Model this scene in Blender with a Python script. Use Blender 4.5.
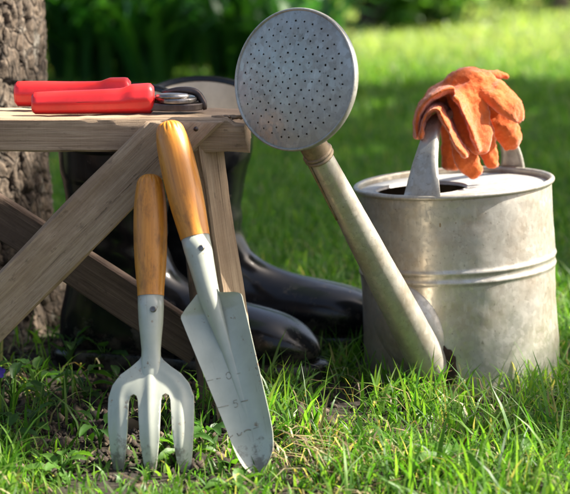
import bpy, bmesh, math, random
import numpy as np
from mathutils import Vector, Matrix, noise
from mathutils.geometry import delaunay_2d_cdt

for o in list(bpy.data.objects):
    bpy.data.objects.remove(o)
R = math.radians
random.seed(7)
rng = np.random.default_rng(7)
scene = bpy.context.scene
COL = scene.collection

# ------------------------------------------------------------------ camera
CAM_H, PITCH, LENS = 0.491, R(9.9), 115.0
FPX = 570 * LENS / 36.0
cam_d = bpy.data.cameras.new('camera')
cam = bpy.data.objects.new('camera', cam_d)
COL.objects.link(cam)
cam.location = (0, 0, CAM_H)
cam.rotation_euler = (R(90) - PITCH, 0, 0)
cam_d.lens = LENS
cam_d.sensor_width = 36
cam_d.clip_start = 0.05
cam_d.clip_end = 1000
cam_d.dof.use_dof = True
cam_d.dof.focus_distance = 1.80
cam_d.dof.aperture_fstop = 8.0
scene.camera = cam

# ------------------------------------------------------------------ light
SUN_AZ, SUN_EL = R(84), R(44)          # azimuth measured from +Y (away from camera) towards +X
world = bpy.data.worlds.new('World')
scene.world = world
world.use_nodes = True
wn = world.node_tree
sky = wn.nodes.new('ShaderNodeTexSky')
sky.sky_type = 'NISHITA'
sky.sun_disc = False
sky.sun_elevation = SUN_EL
sky.sun_rotation = SUN_AZ
sky.air_density = 0.8
sky.dust_density = 4.0
sky.ozone_density = 0.4
bg = wn.nodes['Background']
bg.inputs['Strength'].default_value = 0.07
wn.links.new(sky.outputs['Color'], bg.inputs['Color'])
sun_d = bpy.data.lights.new('sun', 'SUN')
sun_d.energy = 5.0
sun_d.angle = R(0.5)
sun_d.color = (1.0, 0.93, 0.82)
sun = bpy.data.objects.new('sun', sun_d)
COL.objects.link(sun)
sdir = Vector((math.sin(SUN_AZ) * math.cos(SUN_EL), math.cos(SUN_AZ) * math.cos(SUN_EL), math.sin(SUN_EL)))
sun.rotation_euler = sdir.to_track_quat('Z', 'Y').to_euler()
sun.location = sdir * 20
vs = scene.view_settings
vs.view_transform = 'Standard'
vs.look = 'None'
vs.exposure = 1.92
vs.gamma = 1
vs.use_curve_mapping = False

# ------------------------------------------------------------------ helpers
def W(px, py, D):
    """point at forward distance D whose picture position in the photograph is (px, py)"""
    cx, cy = (px - 285) / FPX, -(py - 247) / FPX
    d = Vector((cx, math.cos(PITCH) + cy * math.sin(PITCH), -math.sin(PITCH) + cy * math.cos(PITCH)))
    t = D / d.y
    return Vector((0, 0, CAM_H)) + d * t


def tag(o, label=None, cat=None, group=None, kind=None):
    if label: o['label'] = label
    if cat: o['category'] = cat
    if group: o['group'] = group
    if kind: o['kind'] = kind
    return o


def empty(name, loc, rot=(0, 0, 0)):
    o = bpy.data.objects.new(name, None)
    o.empty_display_size = 0.03
    o.location = loc
    o.rotation_euler = rot
    COL.objects.link(o)
    return o


def mat_of(o):
    return Matrix.LocRotScale(o.location, o.rotation_euler, o.scale)


class MB:
    def __init__(s):
        s.v, s.f = [], []

    def add(s, vs_, fs):
        n = len(s.v)
        s.v += [tuple(p) for p in vs_]
        s.f += [tuple(i + n for i in f) for f in fs]

    def loft(s, rings, cap=True, close=True):
        n = len(rings[0])
        vs_ = [p for r in rings for p in r]
        fs = []
        m = n if close else n - 1
        for i in range(len(rings) - 1):
            for j in range(m):
                k = (j + 1) % n
                fs.append((i * n + j, i * n + k, (i + 1) * n + k, (i + 1) * n + j))
        if cap:
            fs.append(tuple(range(n - 1, -1, -1)))
            fs.append(tuple((len(rings) - 1) * n + j for j in range(n)))
        s.add(vs_, fs)

    def lathe(s, prof, n=48, cap=True, M=None):
        M = M or Matrix()
        rings = [[M @ Vector((r * math.cos(2 * math.pi * j / n), r * math.sin(2 * math.pi * j / n), z)) for j in range(n)] for r, z in prof]
        s.loft(rings, cap)

    def tube(s, pts, radii, n=16, cap=True, flat=1.0, side=None):
        """sweep; radii scalar list; flat = ratio of the second axis; side = preferred lateral vector"""
        pts = [Vector(p) for p in pts]
        rings = []
        prev = Vector(side) if side is not None else None
        for i, p in enumerate(pts):
            t = (pts[min(i + 1, len(pts) - 1)] - pts[max(i - 1, 0)]).normalized()
            if prev is None:
                prev = t.orthogonal()
            a = (prev - t * prev.dot(t)).normalized()
            b = t.cross(a)
            if side is None: prev = a
            r = radii[i] if hasattr(radii, '__len__') else radii
            rings.append([p + a * (r * math.cos(2 * math.pi * j / n)) + b * (r * flat * math.sin(2 * math.pi * j / n)) for j in range(n)])
        s.loft(rings, cap)

    def box(s, lo, hi):
        x0, y0, z0 = lo; x1, y1, z1 = hi
        s.add([(x0, y0, z0), (x1, y0, z0), (x1, y1, z0), (x0, y1, z0), (x0, y0, z1), (x1, y0, z1), (x1, y1, z1), (x0, y1, z1)],
              [(3, 2, 1, 0), (4, 5, 6, 7), (0, 1, 5, 4), (1, 2, 6, 5), (2, 3, 7, 6), (3, 0, 4, 7)])

    def build(s, name, mat, parent=None, smooth=True, M=None, angle=None):
        me = bpy.data.meshes.new(name)
        me.from_pydata([tuple(v) for v in s.v], [], s.f)
        if M is not None: me.transform(M)
        me.validate()
        if smooth:
            me.polygons.foreach_set('use_smooth', [True] * len(me.polygons))
            if angle:
                try: me.set_sharp_from_angle(angle=R(angle))
                except Exception: pass
        if mat: me.materials.append(mat)
        o = bpy.data.objects.new(name, me)
        COL.objects.link(o)
        if parent: o.parent = parent
        return o


def spline(pts, n):
    """Catmull-Rom through pts (tuples of any length)"""
    P = [np.array(p, float) for p in pts]
    P = [2 * P[0] - P[1]] + P + [2 * P[-1] - P[-2]]
    out = []
    segs = len(P) - 3
    for k in range(n):
        u = k / (n - 1) * segs
        i = min(int(u), segs - 1)
        t = u - i
        a, b, c, d = P[i:i + 4]
        out.append(0.5 * ((2 * b) + (c - a) * t + (2 * a - 5 * b + 4 * c - d) * t * t + (3 * b - a - 3 * c + d) * t ** 3))
    return out


def subsurf(o, lv=2):
    m = o.modifiers.new('s', 'SUBSURF'); m.levels = lv; m.render_levels = lv


def frame(origin, xa, ya, za):
    M = Matrix.Identity(4)
    for i, a in enumerate((xa, ya, za)):
        for k in range(3): M[k][i] = a[k]
    for k in range(3): M[k][3] = origin[k]
    return M


# ------------------------------------------------------------------ materials
class NT:
    def __init__(s, name):
        s.m = bpy.data.materials.new(name)
        s.m.use_nodes = True
        s.t = s.m.node_tree
        s.b = s.t.nodes['Principled BSDF']
        s.out = s.t.nodes['Material Output']
        s.coord = None

    def n(s, typ, **kw):
        nd = s.t.nodes.new(typ)
        for k, v in kw.items():
            setattr(nd, k, v)
        return nd

    def l(s, a, b): s.t.links.new(a, b)

    def co(s, scale=(1, 1, 1), kind='Object'):
        if s.coord is None: s.coord = s.n('ShaderNodeTexCoord')
        mp = s.n('ShaderNodeMapping')
        mp.inputs['Scale'].default_value = scale
        s.l(s.coord.outputs[kind], mp.inputs['Vector'])
        return mp.outputs['Vector']

    def noise(s, scale, detail=4, rough=0.55, vec=None, dist=0):
        nd = s.n('ShaderNodeTexNoise')
        nd.inputs['Scale'].default_value = scale
        nd.inputs['Detail'].default_value = detail
        nd.inputs['Roughness'].default_value = rough
        nd.inputs['Distortion'].default_value = dist
        s.l(vec if vec is not None else s.co(), nd.inputs['Vector'])
        return nd.outputs['Fac']

    def ramp(s, fac, stops, interp='LINEAR'):
        nd = s.n('ShaderNodeValToRGB')
        nd.color_ramp.interpolation = interp
        el = nd.color_ramp.elements
        while len(el) < len(stops): el.new(0.5)
        for e, (p, c) in zip(el, stops):
            e.position = p
            e.color = (c[0], c[1], c[2], 1) if hasattr(c, '__len__') else (c, c, c, 1)
        s.l(fac, nd.inputs['Fac'])
        return nd.outputs['Color']

    def mix(s, fac, a, b, mode='MIX'):
        nd = s.n('ShaderNodeMix', data_type='RGBA', blend_type=mode)
        for i, v in ((0, fac), (6, a), (7, b)):
            if isinstance(v, (int, float)): nd.inputs[i].default_value = v
            elif isinstance(v, tuple): nd.inputs[i].default_value = (*v, 1)
            else: s.l(v, nd.inputs[i])
        return nd.outputs[2]

    def math(s, op, a, b=0.0):
        nd = s.n('ShaderNodeMath', operation=op)
        for i, v in enumerate((a, b)):
            if isinstance(v, (int, float)): nd.inputs[i].default_value = v
            else: s.l(v, nd.inputs[i])
        return nd.outputs[0]

    def bump(s, h, strength=0.3, dist=0.002):
        nd = s.n('ShaderNodeBump')
        nd.inputs['Strength'].default_value = strength
        nd.inputs['Distance'].default_value = dist
        s.l(h, nd.inputs['Height'])
        s.l(nd.outputs['Normal'], s.b.inputs['Normal'])
        return nd.outputs['Normal']

    def set(s, **kw):
        for k, v in kw.items():
            inp = s.b.inputs[k.replace('_', ' ')]
            if isinstance(v, (int, float)): inp.default_value = v
            elif isinstance(v, tuple): inp.default_value = (*v, 1) if len(v) == 3 else v
            else: s.l(v, inp)
        return s


def m_wood(name, dark, mid, light, grain=60, rough=0.8):
    t = NT(name)
    v = t.co((1.5, grain, grain))
    g = t.noise(4, 6, 0.65, v, 0.3)
    big = t.noise(14, 4, 0.6, t.co((1, 2, 2)))
    c = t.ramp(g, [(0.28, dark), (0.5, mid), (0.72, light)])
    c2 = t.mix(t.ramp(big, [(0.35, 0.0), (0.7, 0.75)]), c, dark)
    spots = t.noise(60, 3, 0.6, t.co((1, 2.0, 2.0)))
    c3 = t.mix(t.ramp(spots, [(0.62, 0.0), (0.7, 0.5)]), c2, tuple(x * 0.35 for x in dark))
    t.set(Base_Color=c3, Roughness=rough)
    fine = t.noise(6, 5, 0.7, t.co((2.5, grain * 2, grain * 2)))
    saw = t.noise(5, 3, 0.6, t.co((110, 9, 9)))
    crack = t.ramp(t.noise(3, 4, 0.6, t.co((1.2, grain * 1.4, grain * 1.4)), 0.2), [(0.30, 1.0), (0.36, 0.0)])
    c4 = t.mix(t.math('MULTIPLY', crack, 0.7), c3, tuple(x * 0.25 for x in dark))
    c4 = t.mix(t.ramp(fine, [(0.35, 0.45), (0.6, 0.0)]), c4, tuple(x * 0.6 for x in dark))
    c4 = t.mix(t.ramp(saw, [(0.5, 0.0), (0.8, 0.10)]), c4, light)
    t.set(Base_Color=c4)
    t.bump(t.math('SUBTRACT', t.math('ADD', t.math('ADD', g, fine), t.math('MULTIPLY', saw, 0.12)), crack), 0.75, 0.0014)
    return t.m


def m_zinc(name, base, warm, green, rough=0.42):
    t = NT(name)
    a = t.noise(18, 6, 0.6)
    b = t.noise(55, 5, 0.65)
    d = t.noise(7, 3, 0.5)
    c = t.mix(t.ramp(a, [(0.4, 0.0), (0.62, 0.8)]), base, warm)
    c = t.mix(t.ramp(d, [(0.48, 0.0), (0.66, 0.6)]), c, green)
    c = t.mix(t.ramp(b, [(0.5, 0.0), (0.72, 0.35)]), c, tuple(x * 0.45 for x in base))
    scr = t.noise(30, 4, 0.6, t.co((8, 8, 1.2)))
    c = t.mix(t.ramp(scr, [(0.58, 0.0), (0.66, 0.25)]), c, tuple(min(1, x * 1.5) for x in base))
    vo = t.n('ShaderNodeTexVoronoi'); vo.inputs['Scale'].default_value = 230
    t.l(t.co((1, 1, 0.8)), vo.inputs['Vector'])
    sp = t.n('ShaderNodeSeparateColor'); t.l(vo.outputs['Color'], sp.inputs[0])
    c = t.mix(t.ramp(sp.outputs[0], [(0.0, 0.0), (1.0, 0.26)]), c, tuple(x * 0.55 for x in base))
    c = t.mix(t.ramp(sp.outputs[1], [(0.5, 0.0), (1.0, 0.18)]), c, tuple(min(1, x * 1.5) for x in base))
    pit = t.noise(330, 3, 0.6)
    c = t.mix(t.ramp(pit, [(0.63, 0.0), (0.70, 0.55)]), c, tuple(x * 0.4 for x in warm))
    rr = t.ramp(t.math('ADD', t.math('MULTIPLY', b, 0.7), t.math('MULTIPLY', sp.outputs[0], 0.3)), [(0.3, rough - 0.1), (0.7, rough + 0.18)])
    t.set(Base_Color=c, Metallic=0.6, Roughness=rr)
    t.bump(t.math('ADD', b, a), 0.12, 0.0015)
    return t.m


def m_plain(name, col, rough=0.5, metal=0.0, var=0.15, scale=40, bump=0.1, **kw):
    t = NT(name)
    n = t.noise(scale, 5, 0.6)
    c = t.ramp(n, [(0.3, tuple(x * (1 - var) for x in col)), (0.7, tuple(min(1, x * (1 + var)) for x in col))])
    t.set(Base_Color=c, Roughness=rough, Metallic=metal, **kw)
    t.bump(n, bump, 0.001)
    return t.m


def m_leaf(name, attr=True, col=(0.06, 0.14, 0.02), trans=0.45, rough=0.45, gain=1.0):
    """thin leaf: reflects, and lets light through; per-leaf colour from the mesh"""
    t = NT(name)
    if attr:
        at = t.n('ShaderNodeAttribute', attribute_name='Col')
        c = at.outputs['Color']
    else:
        nz = t.noise(6, 3)
        c = t.ramp(nz, [(0.3, tuple(x * 0.7 for x in col)), (0.7, tuple(x * 1.3 for x in col))])
    t.set(Base_Color=c, Roughness=rough, Specular_IOR_Level=0.35)
    tr = t.n('ShaderNodeBsdfTranslucent')
    tc = t.mix(1.0, c, (1.95 * gain, 2.15 * gain, 0.75 * gain), 'MULTIPLY')
    t.l(tc, tr.inputs['Color'])
    mx = t.n('ShaderNodeMixShader')
    mx.inputs[0].default_value = trans
    t.l(t.b.outputs[0], mx.inputs[1]); t.l(tr.outputs[0], mx.inputs[2])
    t.l(mx.outputs[0], t.out.inputs['Surface'])
    return t.m


def m_ground():
    t = NT('soil')
    a = t.noise(6, 6, 0.6)
    b = t.noise(90, 6, 0.7)
    far = t.noise(1.2, 4, 0.6)
    soil = t.ramp(b, [(0.3, (0.010, 0.007, 0.004)), (0.58, (0.028, 0.019, 0.011)), (0.8, (0.075, 0.055, 0.032))])
    turf = t.ramp(t.math('ADD', t.math('MULTIPLY', far, 0.5), t.math('MULTIPLY', b, 0.5)),
                  [(0.35, (0.05, 0.09, 0.016)), (0.65, (0.13, 0.17, 0.04))])
    sep = t.n('ShaderNodeSeparateXYZ')
    t.l(t.co(), sep.inputs[0])
    f = t.n('ShaderNodeMapRange')
    f.inputs['From Min'].default_value = 2.3; f.inputs['From Max'].default_value = 3.6
    t.l(t.math('ADD', sep.outputs['Y'], t.math('MULTIPLY', a, 0.8)), f.inputs['Value'])
    t.set(Base_Color=t.mix(f.outputs[0], soil, turf), Roughness=0.95)
    t.bump(b, 0.8, 0.01)
    return t.m


def m_paint():
    t = NT('grey_green_paint')
    sp = t.noise(170, 4, 0.7)
    area = t.noise(22, 4, 0.6)
    chip = t.math('MULTIPLY', t.ramp(sp, [(0.61, 0.0), (0.65, 1.0)]), t.ramp(area, [(0.52, 0.0), (0.62, 1.0)]))
    dirt = t.noise(35, 4, 0.6)
    c = t.ramp(dirt, [(0.3, (0.35, 0.37, 0.31)), (0.7, (0.45, 0.47, 0.40))])
    rust = t.ramp(t.noise(300, 3), [(0.4, (0.15, 0.07, 0.03)), (0.6, (0.27, 0.16, 0.08))])
    sz = t.n('ShaderNodeSeparateXYZ'); t.l(t.co(), sz.inputs[0])
    low = t.n('ShaderNodeMapRange'); low.inputs['From Min'].default_value = 0.055; low.inputs['From Max'].default_value = 0.0
    t.l(sz.outputs['Z'], low.inputs['Value'])
    mud = t.ramp(t.math('ADD', t.math('MULTIPLY', low.outputs[0], 0.42), t.noise(70, 6, 0.7)), [(0.70, 0.0), (0.82, 0.7)])
    film = t.ramp(t.noise(12, 5, 0.65), [(0.45, 0.0), (0.75, 0.30)])
    col = t.mix(film, t.mix(chip, c, rust), (0.27, 0.255, 0.20))
    scr = t.noise(9, 3, 0.6, t.co((40, 40, 2.5)), 0.5)
    col = t.mix(t.ramp(scr, [(0.66, 0.0), (0.70, 0.35)]), col, (0.20, 0.19, 0.165))
    col = t.mix(mud, col, (0.075, 0.05, 0.03))
    t.set(Base_Color=col, Roughness=t.ramp(t.math('MAXIMUM', chip, mud), [(0, 0.30), (1, 0.85)]), Coat_Weight=0.35, Coat_Roughness=0.2)
    t.bump(t.math('SUBTRACT', dirt, chip), 0.15, 0.0008)
    return t.m


def m_handle():
    t = NT('varnished_ash')
    g = t.noise(3, 6, 0.7, t.co((150, 150, 5)), 0.4)
    big = t.noise(10, 4, 0.6, t.co((2, 2, 0.8)))
    c = t.ramp(g, [(0.25, (0.40, 0.14, 0.015)), (0.5, (0.60, 0.225, 0.020)), (0.75, (0.70, 0.30, 0.038))])
    c = t.mix(t.ramp(big, [(0.45, 0.0), (0.8, 0.35)]), c, (0.42, 0.14, 0.015))
    grime = t.noise(26, 6, 0.7, t.co((2, 2, 1)))
    c = t.mix(t.ramp(grime, [(0.54, 0.0), (0.68, 0.55)]), c, (0.16, 0.065, 0.018))
    pore = t.noise(5, 3, 0.6, t.co((260, 260, 14)))
    c = t.mix(t.ramp(pore, [(0.62, 0.0), (0.68, 0.6)]), c, (0.14, 0.05, 0.012))
    t.set(Base_Color=c, Roughness=t.ramp(grime, [(0.4, 0.32), (0.7, 0.6)]), Coat_Weight=0.25, Coat_Roughness=0.25)
    t.bump(g, 0.2, 0.0006)
    return t.m


def m_bark():
    t = NT('bark')
    at = t.n('ShaderNodeAttribute', attribute_name='Col')
    a = t.noise(90, 6, 0.7)
    li = t.noise(28, 5, 0.65)
    c = t.ramp(a, [(0.32, (0.035, 0.026, 0.018)), (0.5, (0.085, 0.062, 0.042)), (0.7, (0.18, 0.135, 0.095))])
    c = t.mix(t.ramp(li, [(0.55, 0.0), (0.66, 0.65)]), c, (0.33, 0.31, 0.26))
    sepv = at.outputs['Fac']
    wv = t.mix(0.035, t.co((1, 1, 0.55)), t.n('ShaderNodeTexNoise').outputs['Color'], 'ADD')
    vo = t.n('ShaderNodeTexVoronoi', feature='DISTANCE_TO_EDGE'); vo.inputs['Scale'].default_value = 70
    t.l(wv, vo.inputs['Vector'])
    ck = t.ramp(vo.outputs['Distance'], [(0.0, 0.0), (0.10, 1.0)])
    c = t.mix(t.ramp(ck, [(0.0, 0.75), (0.7, 0.0)]), c, (0.022, 0.016, 0.011))
    c = t.mix(t.ramp(sepv, [(0.1, 0.9), (0.7, 0.0)]), c, (0.025, 0.018, 0.012))
    t.set(Base_Color=c, Roughness=0.92)
    t.bump(t.math('ADD', t.math('ADD', a, li), ck), 0.8, 0.003)
    return t.m


def m_glove():
    t = NT('orange_knit')
    a = t.noise(25, 5, 0.6)
    fz = t.noise(420, 4, 0.7)
    dirt = t.noise(14, 5, 0.65)
    c = t.ramp(a, [(0.3, (0.50, 0.085, 0.010)), (0.7, (0.68, 0.15, 0.020))])
    c = t.mix(t.ramp(dirt, [(0.50, 0.0), (0.68, 0.6)]), c, (0.24, 0.065, 0.025))
    c = t.mix(t.ramp(fz, [(0.55, 0.0), (0.75, 0.35)]), c, (0.75, 0.26, 0.08))
    t.set(Base_Color=c, Roughness=0.95, Sheen_Weight=0.5, Sheen_Roughness=0.5, Specular_IOR_Level=0.15)
    t.bump(t.math('ADD', fz, a), 0.5, 0.002)
    return t.m


def m_rubber():
    t = NT('black_rubber')
    a = t.noise(16, 5, 0.6)
    b = t.noise(120, 4, 0.6)
    sz = t.n('ShaderNodeSeparateXYZ'); t.l(t.co(), sz.inputs[0])
    low = t.n('ShaderNodeMapRange'); low.inputs['From Min'].default_value = 0.09; low.inputs['From Max'].default_value = 0.0
    t.l(sz.outputs['Z'], low.inputs['Value'])
    mud = t.ramp(t.math('ADD', t.math('MULTIPLY', low.outputs[0], 0.22), t.noise(45, 6, 0.75)), [(0.62, 0.0), (0.78, 0.55)])
    t.set(Base_Color=t.mix(mud, t.ramp(b, [(0.4, (0.004, 0.0045, 0.006)), (0.75, (0.012, 0.012, 0.012))]), (0.10, 0.08, 0.055)),
          Roughness=t.math('ADD', t.ramp(a, [(0.3, 0.13), (0.7, 0.28)]), t.math('MULTIPLY', mud, 0.6)), Specular_IOR_Level=0.38)
    t.bump(a, 0.06, 0.003)
    return t.m


M_WOOD = m_wood('weathered_wood', (0.25, 0.165, 0.10), (0.43, 0.31, 0.20), (0.55, 0.42, 0.29), 55)
M_WOOD2 = m_wood('brown_wood', (0.075, 0.045, 0.03), (0.16, 0.105, 0.07), (0.25, 0.17, 0.12), 55)
M_ZINC = m_zinc('zinc_can', (0.48, 0.455, 0.395), (0.39, 0.32, 0.235), (0.42, 0.445, 0.385), 0.38)
M_ZINC_ROSE = m_zinc('zinc_rose', (0.41, 0.41, 0.375), (0.31, 0.285, 0.235), (0.35, 0.39, 0.34), 0.42)
M_ZINC_BROWN = m_zinc('zinc_rusty', (0.29, 0.22, 0.145), (0.20, 0.10, 0.045), (0.28, 0.27, 0.20), 0.5)
M_ZINC_TOP = m_zinc('zinc_cover', (0.50, 0.49, 0.46), (0.44, 0.42, 0.38), (0.44, 0.47, 0.44), 0.5)
M_PAINT, M_HANDLE, M_BARK, M_GLOVE, M_RUBBER = m_paint(), m_handle(), m_bark(), m_glove(), m_rubber()
M_STEEL = m_plain('worn_steel', (0.28, 0.26, 0.25), 0.34, 0.9, 0.55, 90, 0.3)
M_DARKSTEEL = m_plain('dark_steel', (0.10, 0.08, 0.075), 0.42, 0.8, 0.5, 60, 0.25)
M_RIVET = m_plain('rivet_steel', (0.22, 0.20, 0.18), 0.4, 0.9, 0.3, 200)
M_RED = m_plain('red_plastic', (0.72, 0.022, 0.022), 0.33, 0.0, 0.12, 60, 0.12, Coat_Weight=0.2, Coat_Roughness=0.3)
M_REDDARK = m_plain('dark_red_plastic', (0.35, 0.01, 0.012), 0.5)
M_LINING = m_plain('beige_lining', (0.46, 0.415, 0.345), 0.95, 0.0, 0.2, 30, 0.3)
M_MARK = m_plain('rusty_mark', (0.27, 0.25, 0.20), 0.8, 0.0, 0.4, 300)
M_GRASS = m_leaf('grass_blade', True, trans=0.45)
M_LEAF = m_leaf('leaf', True, trans=0.4)
M_GROUND = m_ground()
M_SHADE = m_plain('shade_brown', (0.035, 0.018, 0.010), 0.95, 0.0, 0.6, 120, 0.8)  # dark colour standing in for shade next to the spout base
M_PETAL = m_plain('violet_petal', (0.16, 0.08, 0.55), 0.6)

# ------------------------------------------------------------------ ground
def ground_h(x, y):
    a = 0.006 * noise.noise(Vector((x * 3, y * 3, 0.3))) + 0.004 * noise.noise(Vector((x * 14, y * 14, 1.7)))
    return a * max(0.0, min(1.0, (9 - abs(y - 2)) / 4)) if abs(x) < 8 else 0.0


def make_ground():
    us = np.linspace(-1, 1, 181)
    xs = np.sign(us) * (1.6 * np.abs(us) + 300 * np.abs(us) ** 6)
    vsx = np.linspace(-1, 1, 221)
    ys = 2.1 + np.sign(vsx) * (1.9 * np.abs(vsx) + 400 * np.abs(vsx) ** 7)
    v = [(float(x), float(y), ground_h(float(x), float(y))) for y in ys for x in xs]
    n = len(xs)
    f = [(j * n + i, j * n + i + 1, (j + 1) * n + i + 1, (j + 1) * n + i) for j in range(len(ys) - 1) for i in range(n - 1)]
    mb = MB(); mb.v = v; mb.f = f
    o = mb.build('ground', M_GROUND)
    tag(o, 'dark soil and turf of the garden under everything', 'ground', kind='structure')


make_ground()

# ------------------------------------------------------------------ blade / leaf meshes
def ribbon_mesh(name, mat, base, head, h, w, lean, col, levels=3, face=None, tipfrac=0.0, fold=None):
    """many curved tapering blades in one mesh. base (n,3), head azimuth of lean, h length, w width, lean amount, col (n,3)"""
    n = len(h)
    k = levels
    face = head + rng.uniform(-1.3, 1.3, n) if face is None else face
    side = np.stack([-np.sin(face), np.cos(face), np.zeros(n)], 1)
    fwd = np.stack([np.cos(head), np.sin(head), np.zeros(n)], 1)
    V = np.zeros((n, 2 * k + 1, 3))
    for i in range(k + 1):
        s = i / k
        ang = lean * s
        up = h * s * np.cos(ang * 0.75)
        out = h * s * np.sin(ang * 0.75)
        c = base + fwd * out[:, None] + np.array([0, 0, 1.0]) * up[:, None]
        if i < k:
            ww = (w * (1 - s ** 2.2) * (0.75 + 0.5 * s))[:, None] * 0.5
            V[:, 2 * i] = c - side * ww
            V[:, 2 * i + 1] = c + side * ww
        else:
            V[:, 2 * k] = c
    idx = np.arange(n)[:, None] * (2 * k + 1)
    tris = []
    for i in range(k - 1):
        a, b, c, d = 2 * i, 2 * i + 1, 2 * i + 3, 2 * i + 2
        tris += [(a, b, c), (a, c, d)]
    tris.append((2 * k - 2, 2 * k - 1, 2 * k))
    T = np.concatenate([idx + np.array(t)[None] for t in tris], 0).astype(np.int32)
    return tri_mesh(name, mat, V.reshape(-1, 3), T, np.repeat(col, 2 * k + 1, axis=0))


def tri_mesh(name, mat, V, T, C=None, smooth=False):
    me = bpy.data.meshes.new(name)
    me.vertices.add(len(V)); me.vertices.foreach_set('co', V.astype(np.float32).ravel())
    nt, w = T.shape
    me.loops.add(nt * w); me.loops.foreach_set('vertex_index', T.astype(np.int32).ravel())
    me.polygons.add(nt)
    me.polygons.foreach_set('loop_start', np.arange(0, nt * w, w, dtype=np.int32))
    me.polygons.foreach_set('loop_total', np.full(nt, w, dtype=np.int32))
    me.update(calc_edges=True)
    if C is not None:
        at = me.color_attributes.new('Col', 'FLOAT_COLOR', 'POINT')
        at.data.foreach_set('color', np.concatenate([C, np.ones((len(C), 1))], 1).astype(np.float32).ravel())
    if smooth: me.polygons.foreach_set('use_smooth', [True] * nt)
    me.materials.append(mat)
    o = bpy.data.objects.new(name, me)
    COL.objects.link(o)
    return o


CAN_C = (0.188, 2.0)
def keep_mask(x, y):
    k = (x - CAN_C[0]) ** 2 + (y - CAN_C[1]) ** 2 > 0.112 ** 2
    # footprints of the boots
    for (bx, by, ang, L0, L1, hw) in BOOT_PRINTS:
        ca, sa = math.cos(ang), math.sin(ang)
        u = (x - bx) * ca + (y - by) * sa
        v = -(x - bx) * sa + (y - by) * ca
        k &= ~((u > L0) & (u < L1) & (np.abs(v) < hw))
    k &= (x - TRUNK[0]) ** 2 + (y - TRUNK[1]) ** 2 > (TRUNK[2] + 0.03) ** 2
    return k


B1 = W(197, 200, 2.13); B2 = W(119, 200, 2.025)
BOOT_PRINTS = [(B1.x, 2.13, R(-4), -0.085, 0.235, 0.05), (B2.x, 2.025, R(-17), -0.085, 0.245, 0.05)]
TRUNK = (-0.424, 2.24, 0.13)

PAL = np.array([(0.046, 0.125, 0.012), (0.070, 0.165, 0.018), (0.10, 0.195, 0.028), (0.034, 0.10, 0.012), (0.13, 0.215, 0.04)])
def grass_cols(n, dry=0.08):
    c = PAL[rng.integers(0, len(PAL), n)] * rng.uniform(0.75, 1.25, (n, 1))
    d = rng.random(n) < dry
    c[d] = np.array((0.27, 0.24, 0.12)) * rng.uniform(0.6, 1.3, (d.sum(), 1))
    return c


def vnoise(x, y, s, seed=0.0):
    return np.array([noise.noise(Vector((a * s, b * s, seed))) for a, b in zip(x, y)])


def scatter(n, y0, y1, half0, half1):
    y = rng.uniform(y0, y1, n)
    hw = half0 + (half1 - half0) * (y - y0) / (y1 - y0)
    x = rng.uniform(-1, 1, n) * hw
    return x, y


# foreground tufts
x, y = scatter(38000, 1.36, 2.45, 0.42, 0.62)
nv = vnoise(x, y, 9, 2.0)
nb = vnoise(x, y, 4, 5.0)
bench_zone = (x < -0.03) & (y > 1.70)                       # bare, weedy soil under the trestle
straw_zone = ((x - 0.03) / 0.045) ** 2 + ((y - 1.63) / 0.05) ** 2 < 1
dens = np.clip(0.62 + 1.1 * nv, 0.08, 1)
dens = np.where(bench_zone, dens * 0.24, dens)
dens = np.where((x < 0.02) & (y > 1.40), dens * 0.95, dens)
dens = np.where(straw_zone, dens * 0.75, dens)
k = (rng.random(len(x)) < dens) & keep_mask(x, y)
x, y, nb, nv = x[k], y[k], nb[k], nv[k]
n = len(x)
z = np.array([ground_h(a, b) for a, b in zip(x, y)]) - 0.004
hgt = rng.gamma(5, 0.0076, n) * (1 + 0.7 * nb) + 0.008
hgt = np.clip(hgt, 0.01, 0.085)
behind = y > 1.78
hgt = np.where(behind, np.minimum(hgt, 0.05), hgt)
hgt = np.where(y < 1.50, hgt * 0.8, hgt)
tips = (x > -0.24) & (x < 0.03) & (y > 1.45) & (y < 1.70)
hgt = np.where(tips, np.minimum(hgt * 0.55, 0.026), hgt)
tall = (rng.random(n) < 0.03) & ~tips
hgt = np.where(tall & ~bench_zone[k], hgt * 1.5, hgt)
ribbon_o = ribbon_mesh('foreground_grass', M_GRASS, np.stack([x, y, z], 1), rng.uniform(0, 6.283, n), hgt,
                       rng.gamma(4, 0.00058, n) + 0.0005, rng.uniform(0.2, 1.7, n), grass_cols(n, 0.06) * np.array([1.08, 1.05, 1.1]), 4)
tag(ribbon_o, 'long uneven grass blades around the tools and watering can', 'grass', kind='stuff')

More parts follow.
